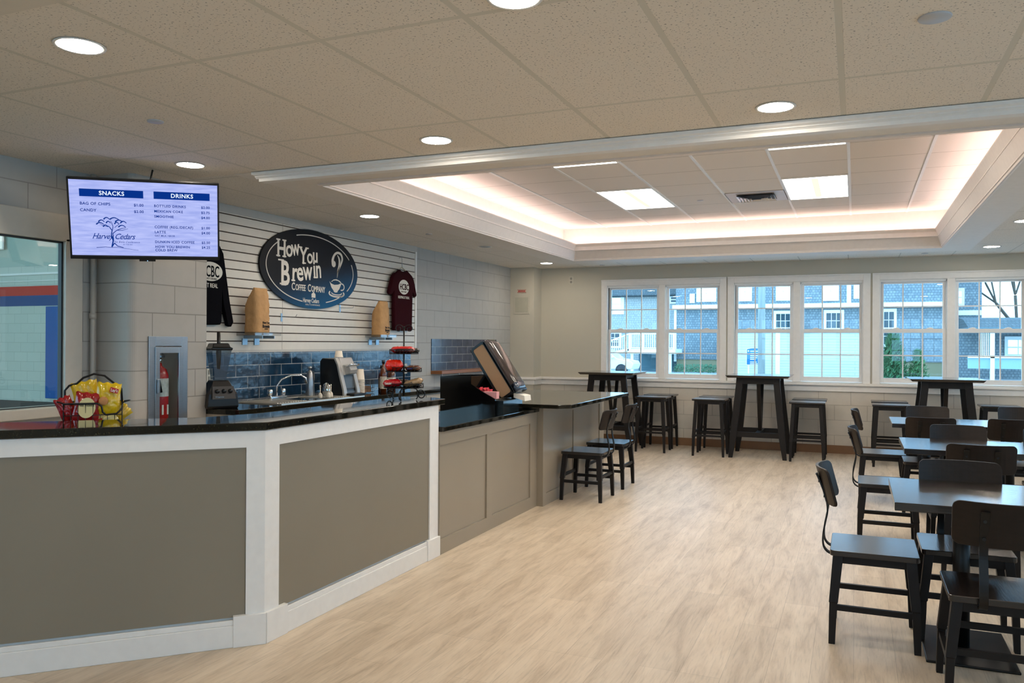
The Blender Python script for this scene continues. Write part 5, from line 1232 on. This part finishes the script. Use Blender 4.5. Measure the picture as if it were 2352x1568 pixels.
# car
cr_ = thing('parked_car', 'white parked car seen through the lower left of the first window', 'car', (-12.6, 42, GZ))
prof = [(-2.2, .35), (1.75, .35), (1.85, .6), (1.75, .78), (.95, .92), (.35, 1.38), (-.1, 1.45), (-1.3, 1.42), (-2.0, 1.0), (-2.25, .8)]
MB().prism(prof, 0, 1.6, 'xz').build('car_body', mat('white_car_paint', (232, 236, 238), .15, coat=.6), cr_, .04)
m = MB(); m.prism([(-.05, .95), (.80, .95), (.30, 1.34), (-.05, 1.37)], -.01, 0, 'xz').prism([(-1.25, .95), (-.15, .95), (-.15, 1.37), (-1.15, 1.35)], -.01, 0, 'xz'); m.build('side_window', M_dglass, cr_)
for x in (-1.45, 1.2):
    o = MB().lathe([(.001, -.02), (.31, -.02), (.31, .2)], (x, 0, .32), 24, 'y').build('wheel', M_bplast, cr_)
MB().ball((.72, -.1, .98), .1, 10, (1, .6, .7)).build('wing_mirror', MATS['white_car_paint'], cr_)
# low clapboard building in front of the shingled house
an = thing('clapboard_shed', 'low pale clapboard building in front of the shingled house', 'building')
MB().box(-6.9, .75, 46, 48.5, GZ, 2.15).build('clapboard_wall', M_clap, an); MB().box(-3.95, -3.72, 45.95, 46, GZ, 2.15).build('downspout', M_ext, an); MB().box(-7.0, .85, 45.9, 48.6, 2.12, 2.2).build('roof_edge', M_ext, an)
# blue sign
bs = thing('blue_sign', 'blue information sign with arched top standing across the street', 'sign', (-4.365, 40, 0))
a_ = [(-.40, .47), (.40, .47), (.40, 1.24), (.2, 1.285), (0, 1.30), (-.2, 1.285), (-.40, 1.24)]
MB().prism(a_, 0, .05, 'xz').build('sign_border', M_ext, bs); MB().prism([(x*.93, .5+(z-.47)*.94) for x, z in a_], -.008, 0, 'xz').build('sign_face', mat('sign_blue', (18, 104, 190), .5), bs)
m = MB()
def EXT(x, y, z): return Matrix(((1, 0, 0, x), (0, 0, -1, y), (0, 1, 0, z), (0, 0, 0, 1)))
for z_, w_ in ((1.13, .42), (1.02, .38), (.92, .46), (.83, .32), (.75, .26), (.62, .30), (.54, .34)): m.box(-.22, -.22+w_, -.012, -.008, z_-.017, z_+.017)
for x_, z_ in ((-.30, 1.14), (.28, 1.0), (.28, .62)): m.box(x_-.03, x_+.03, -.012, -.008, z_-.03, z_+.03)
m.build('sign_writing', M_ext, bs)
for x_ in (-.3, .3): MB().box(x_-.03, x_+.03, .05, .1, GZ, .6).build('sign_post', M_ext, bs)
o = MB().cyl((-3.865, 38, 0), .16, GZ, 9.5, 16).build('utility_pole', mat('silvery_pole_wood', (160, 164, 158), .9, noise=.2, stretch=(1, 1, .1), nscale=8)); tag(o, 'pale utility pole in front of the shingled house, seen in the third window', 'pole')
# bush
def leafy(name, label, cat, c, rx, rz_, n, rgb, sz):
    t = thing(name, label, cat, (c[0], c[1], GZ)); m = MB(); rnd = random.Random(3)
    for i in range(n):
        a = rnd.uniform(0, 2*PI); e = rnd.random()**.6; zz = rnd.random(); ww = (1-zz*.75)*e
        x, y, z = rx*ww*math.cos(a), rx*ww*math.sin(a), rz_*zz+.1
        d = Vector((rnd.uniform(-1, 1), rnd.uniform(-1, 1), rnd.uniform(.2, 1.2))).normalized()*sz*rnd.uniform(.6, 1.4); s_ = d.cross(Vector((rnd.random(), rnd.random(), rnd.random()))).normalized()*sz*.16
        v = [m._v((x-s_.x, y-s_.y, z-s_.z)), m._v((x+s_.x, y+s_.y, z+s_.z)), m._v((x+d.x, y+d.y, z+d.z))]; m._f(v)
    m.build('foliage', mat('foliage_%d' % rgb[1], rgb, .8, noise=.3, nscale=3), t); MB().cyl((0, 0, 0), .06, 0, rz_*.8, 8).build('stem', mat('bark', (90, 78, 66), .9), t)
leafy('evergreen_bush', 'green evergreen bush in front of the shingled house, seen in the fifth window', 'bush', (1.55, 40, GZ), .75, 2.05, 2600, (62, 110, 66), .22)
leafy('evergreen_bush', 'small green shrub to the right of the taller evergreen bush', 'bush', (2.55, 40.2, GZ), .5, 1.35, 900, (76, 122, 72), .18)
o = MB(); rnd = random.Random(5)
for i in range(900):
    x = rnd.uniform(-10, -6.9); y = FY-1.2+rnd.uniform(-.3, .3); z = GZ+rnd.random()*.45; m_ = .12
    v = [o._v((x, y, z)), o._v((x+rnd.uniform(-m_, m_), y, z+rnd.uniform(0, m_))), o._v((x+rnd.uniform(-m_, m_), y+.03, z+rnd.uniform(0, m_)))]; o._f(v)
tag(o.build('low_hedge', mat('hedge_green', (92, 128, 96), .9)), 'low green planting along the foundation of the shingled house', 'hedge', kind='stuff')
# right hand house with porch, sky gap above
hr = thing('porch_house', 'shingled house with covered porch at the right, low in the last window', 'house')
MB().box(4.95, 6.5, FY+2, FY+9, GZ, 5.6).build('shingled_wall', M_sh1, hr); MB().box(4.95, 6.5, FY+1.9, FY+2.0, 3.15, 3.42).build('trim_band', M_ext, hr)
ewin(hr, 5.0, 5.5, 3.8, 4.5, FY+2, M_sky, 1, 2); ewin(hr, 5.15, 5.8, 1.5, 2.0, FY+2, M_sky, 1, 2)
MB().box(5.0, 9.5, 44.5, 48.5, 2.18, 2.32).build('porch_roof', mat('dark_porch_fascia', (96, 116, 120), .8), hr)
MB().hexa([(5.0, 44.5, 2.32), (9.5, 44.5, 2.32), (9.5, 48.5, 2.32), (5, 48.5, 2.32), (5.0, 46.5, 2.75), (9.5, 46.5, 2.75), (9.5, 48.5, 2.9), (5, 48.5, 2.9)]).build('roof', M_sh3, hr)
MB().box(5.0, 9.5, 48.3, 48.5, GZ, 2.2).build('porch_wall', M_sh1, hr)
for x in (6.03, 8.6): MB().box(x-.09, x+.09, 44.6, 44.78, GZ, 2.18).build('post', M_ext, hr)
for k in range(6): MB().box(5.55+k*.075, 5.585+k*.075, 44.7, 44.74, .95, 2.18).build('slat', M_ext, hr)
MB().box(5.0, 9.5, 44.6, 44.7, .86, .98).build('porch_rail', M_ext, hr); MB().box(5.0, 9.5, 44.7, 44.75, .35, .86).build('porch_skirt', mat('blue_grey_boards', (150, 176, 188), .9), hr)
ewin(hr, 7.2, 8.1, 1.0, 1.75, 48.3, M_sky, 2, 2)
# bare tree in the bright gap
bt = thing('bare_tree', 'bare branching tree against the bright sky in the last window', 'tree', (8.2, 52, GZ))
m = MB(); rnd = random.Random(11)
def branch(p, d, l, r_, k):
    q_ = p+d*l; m.bar(p, q_, r_*2, r_*2)
    if k > 0:
        for _ in range(3): branch(q_, (d+Vector((rnd.uniform(-.7, .7), rnd.uniform(-.5, .5), rnd.uniform(-.1, .5)))).normalized(), l*.72, r_*.6, k-1)
branch(Vector((0, 0, 0)), Vector((0, 0, 1)), 2.6, .11, 4); m.build('branches', MATS['bark'], bt)
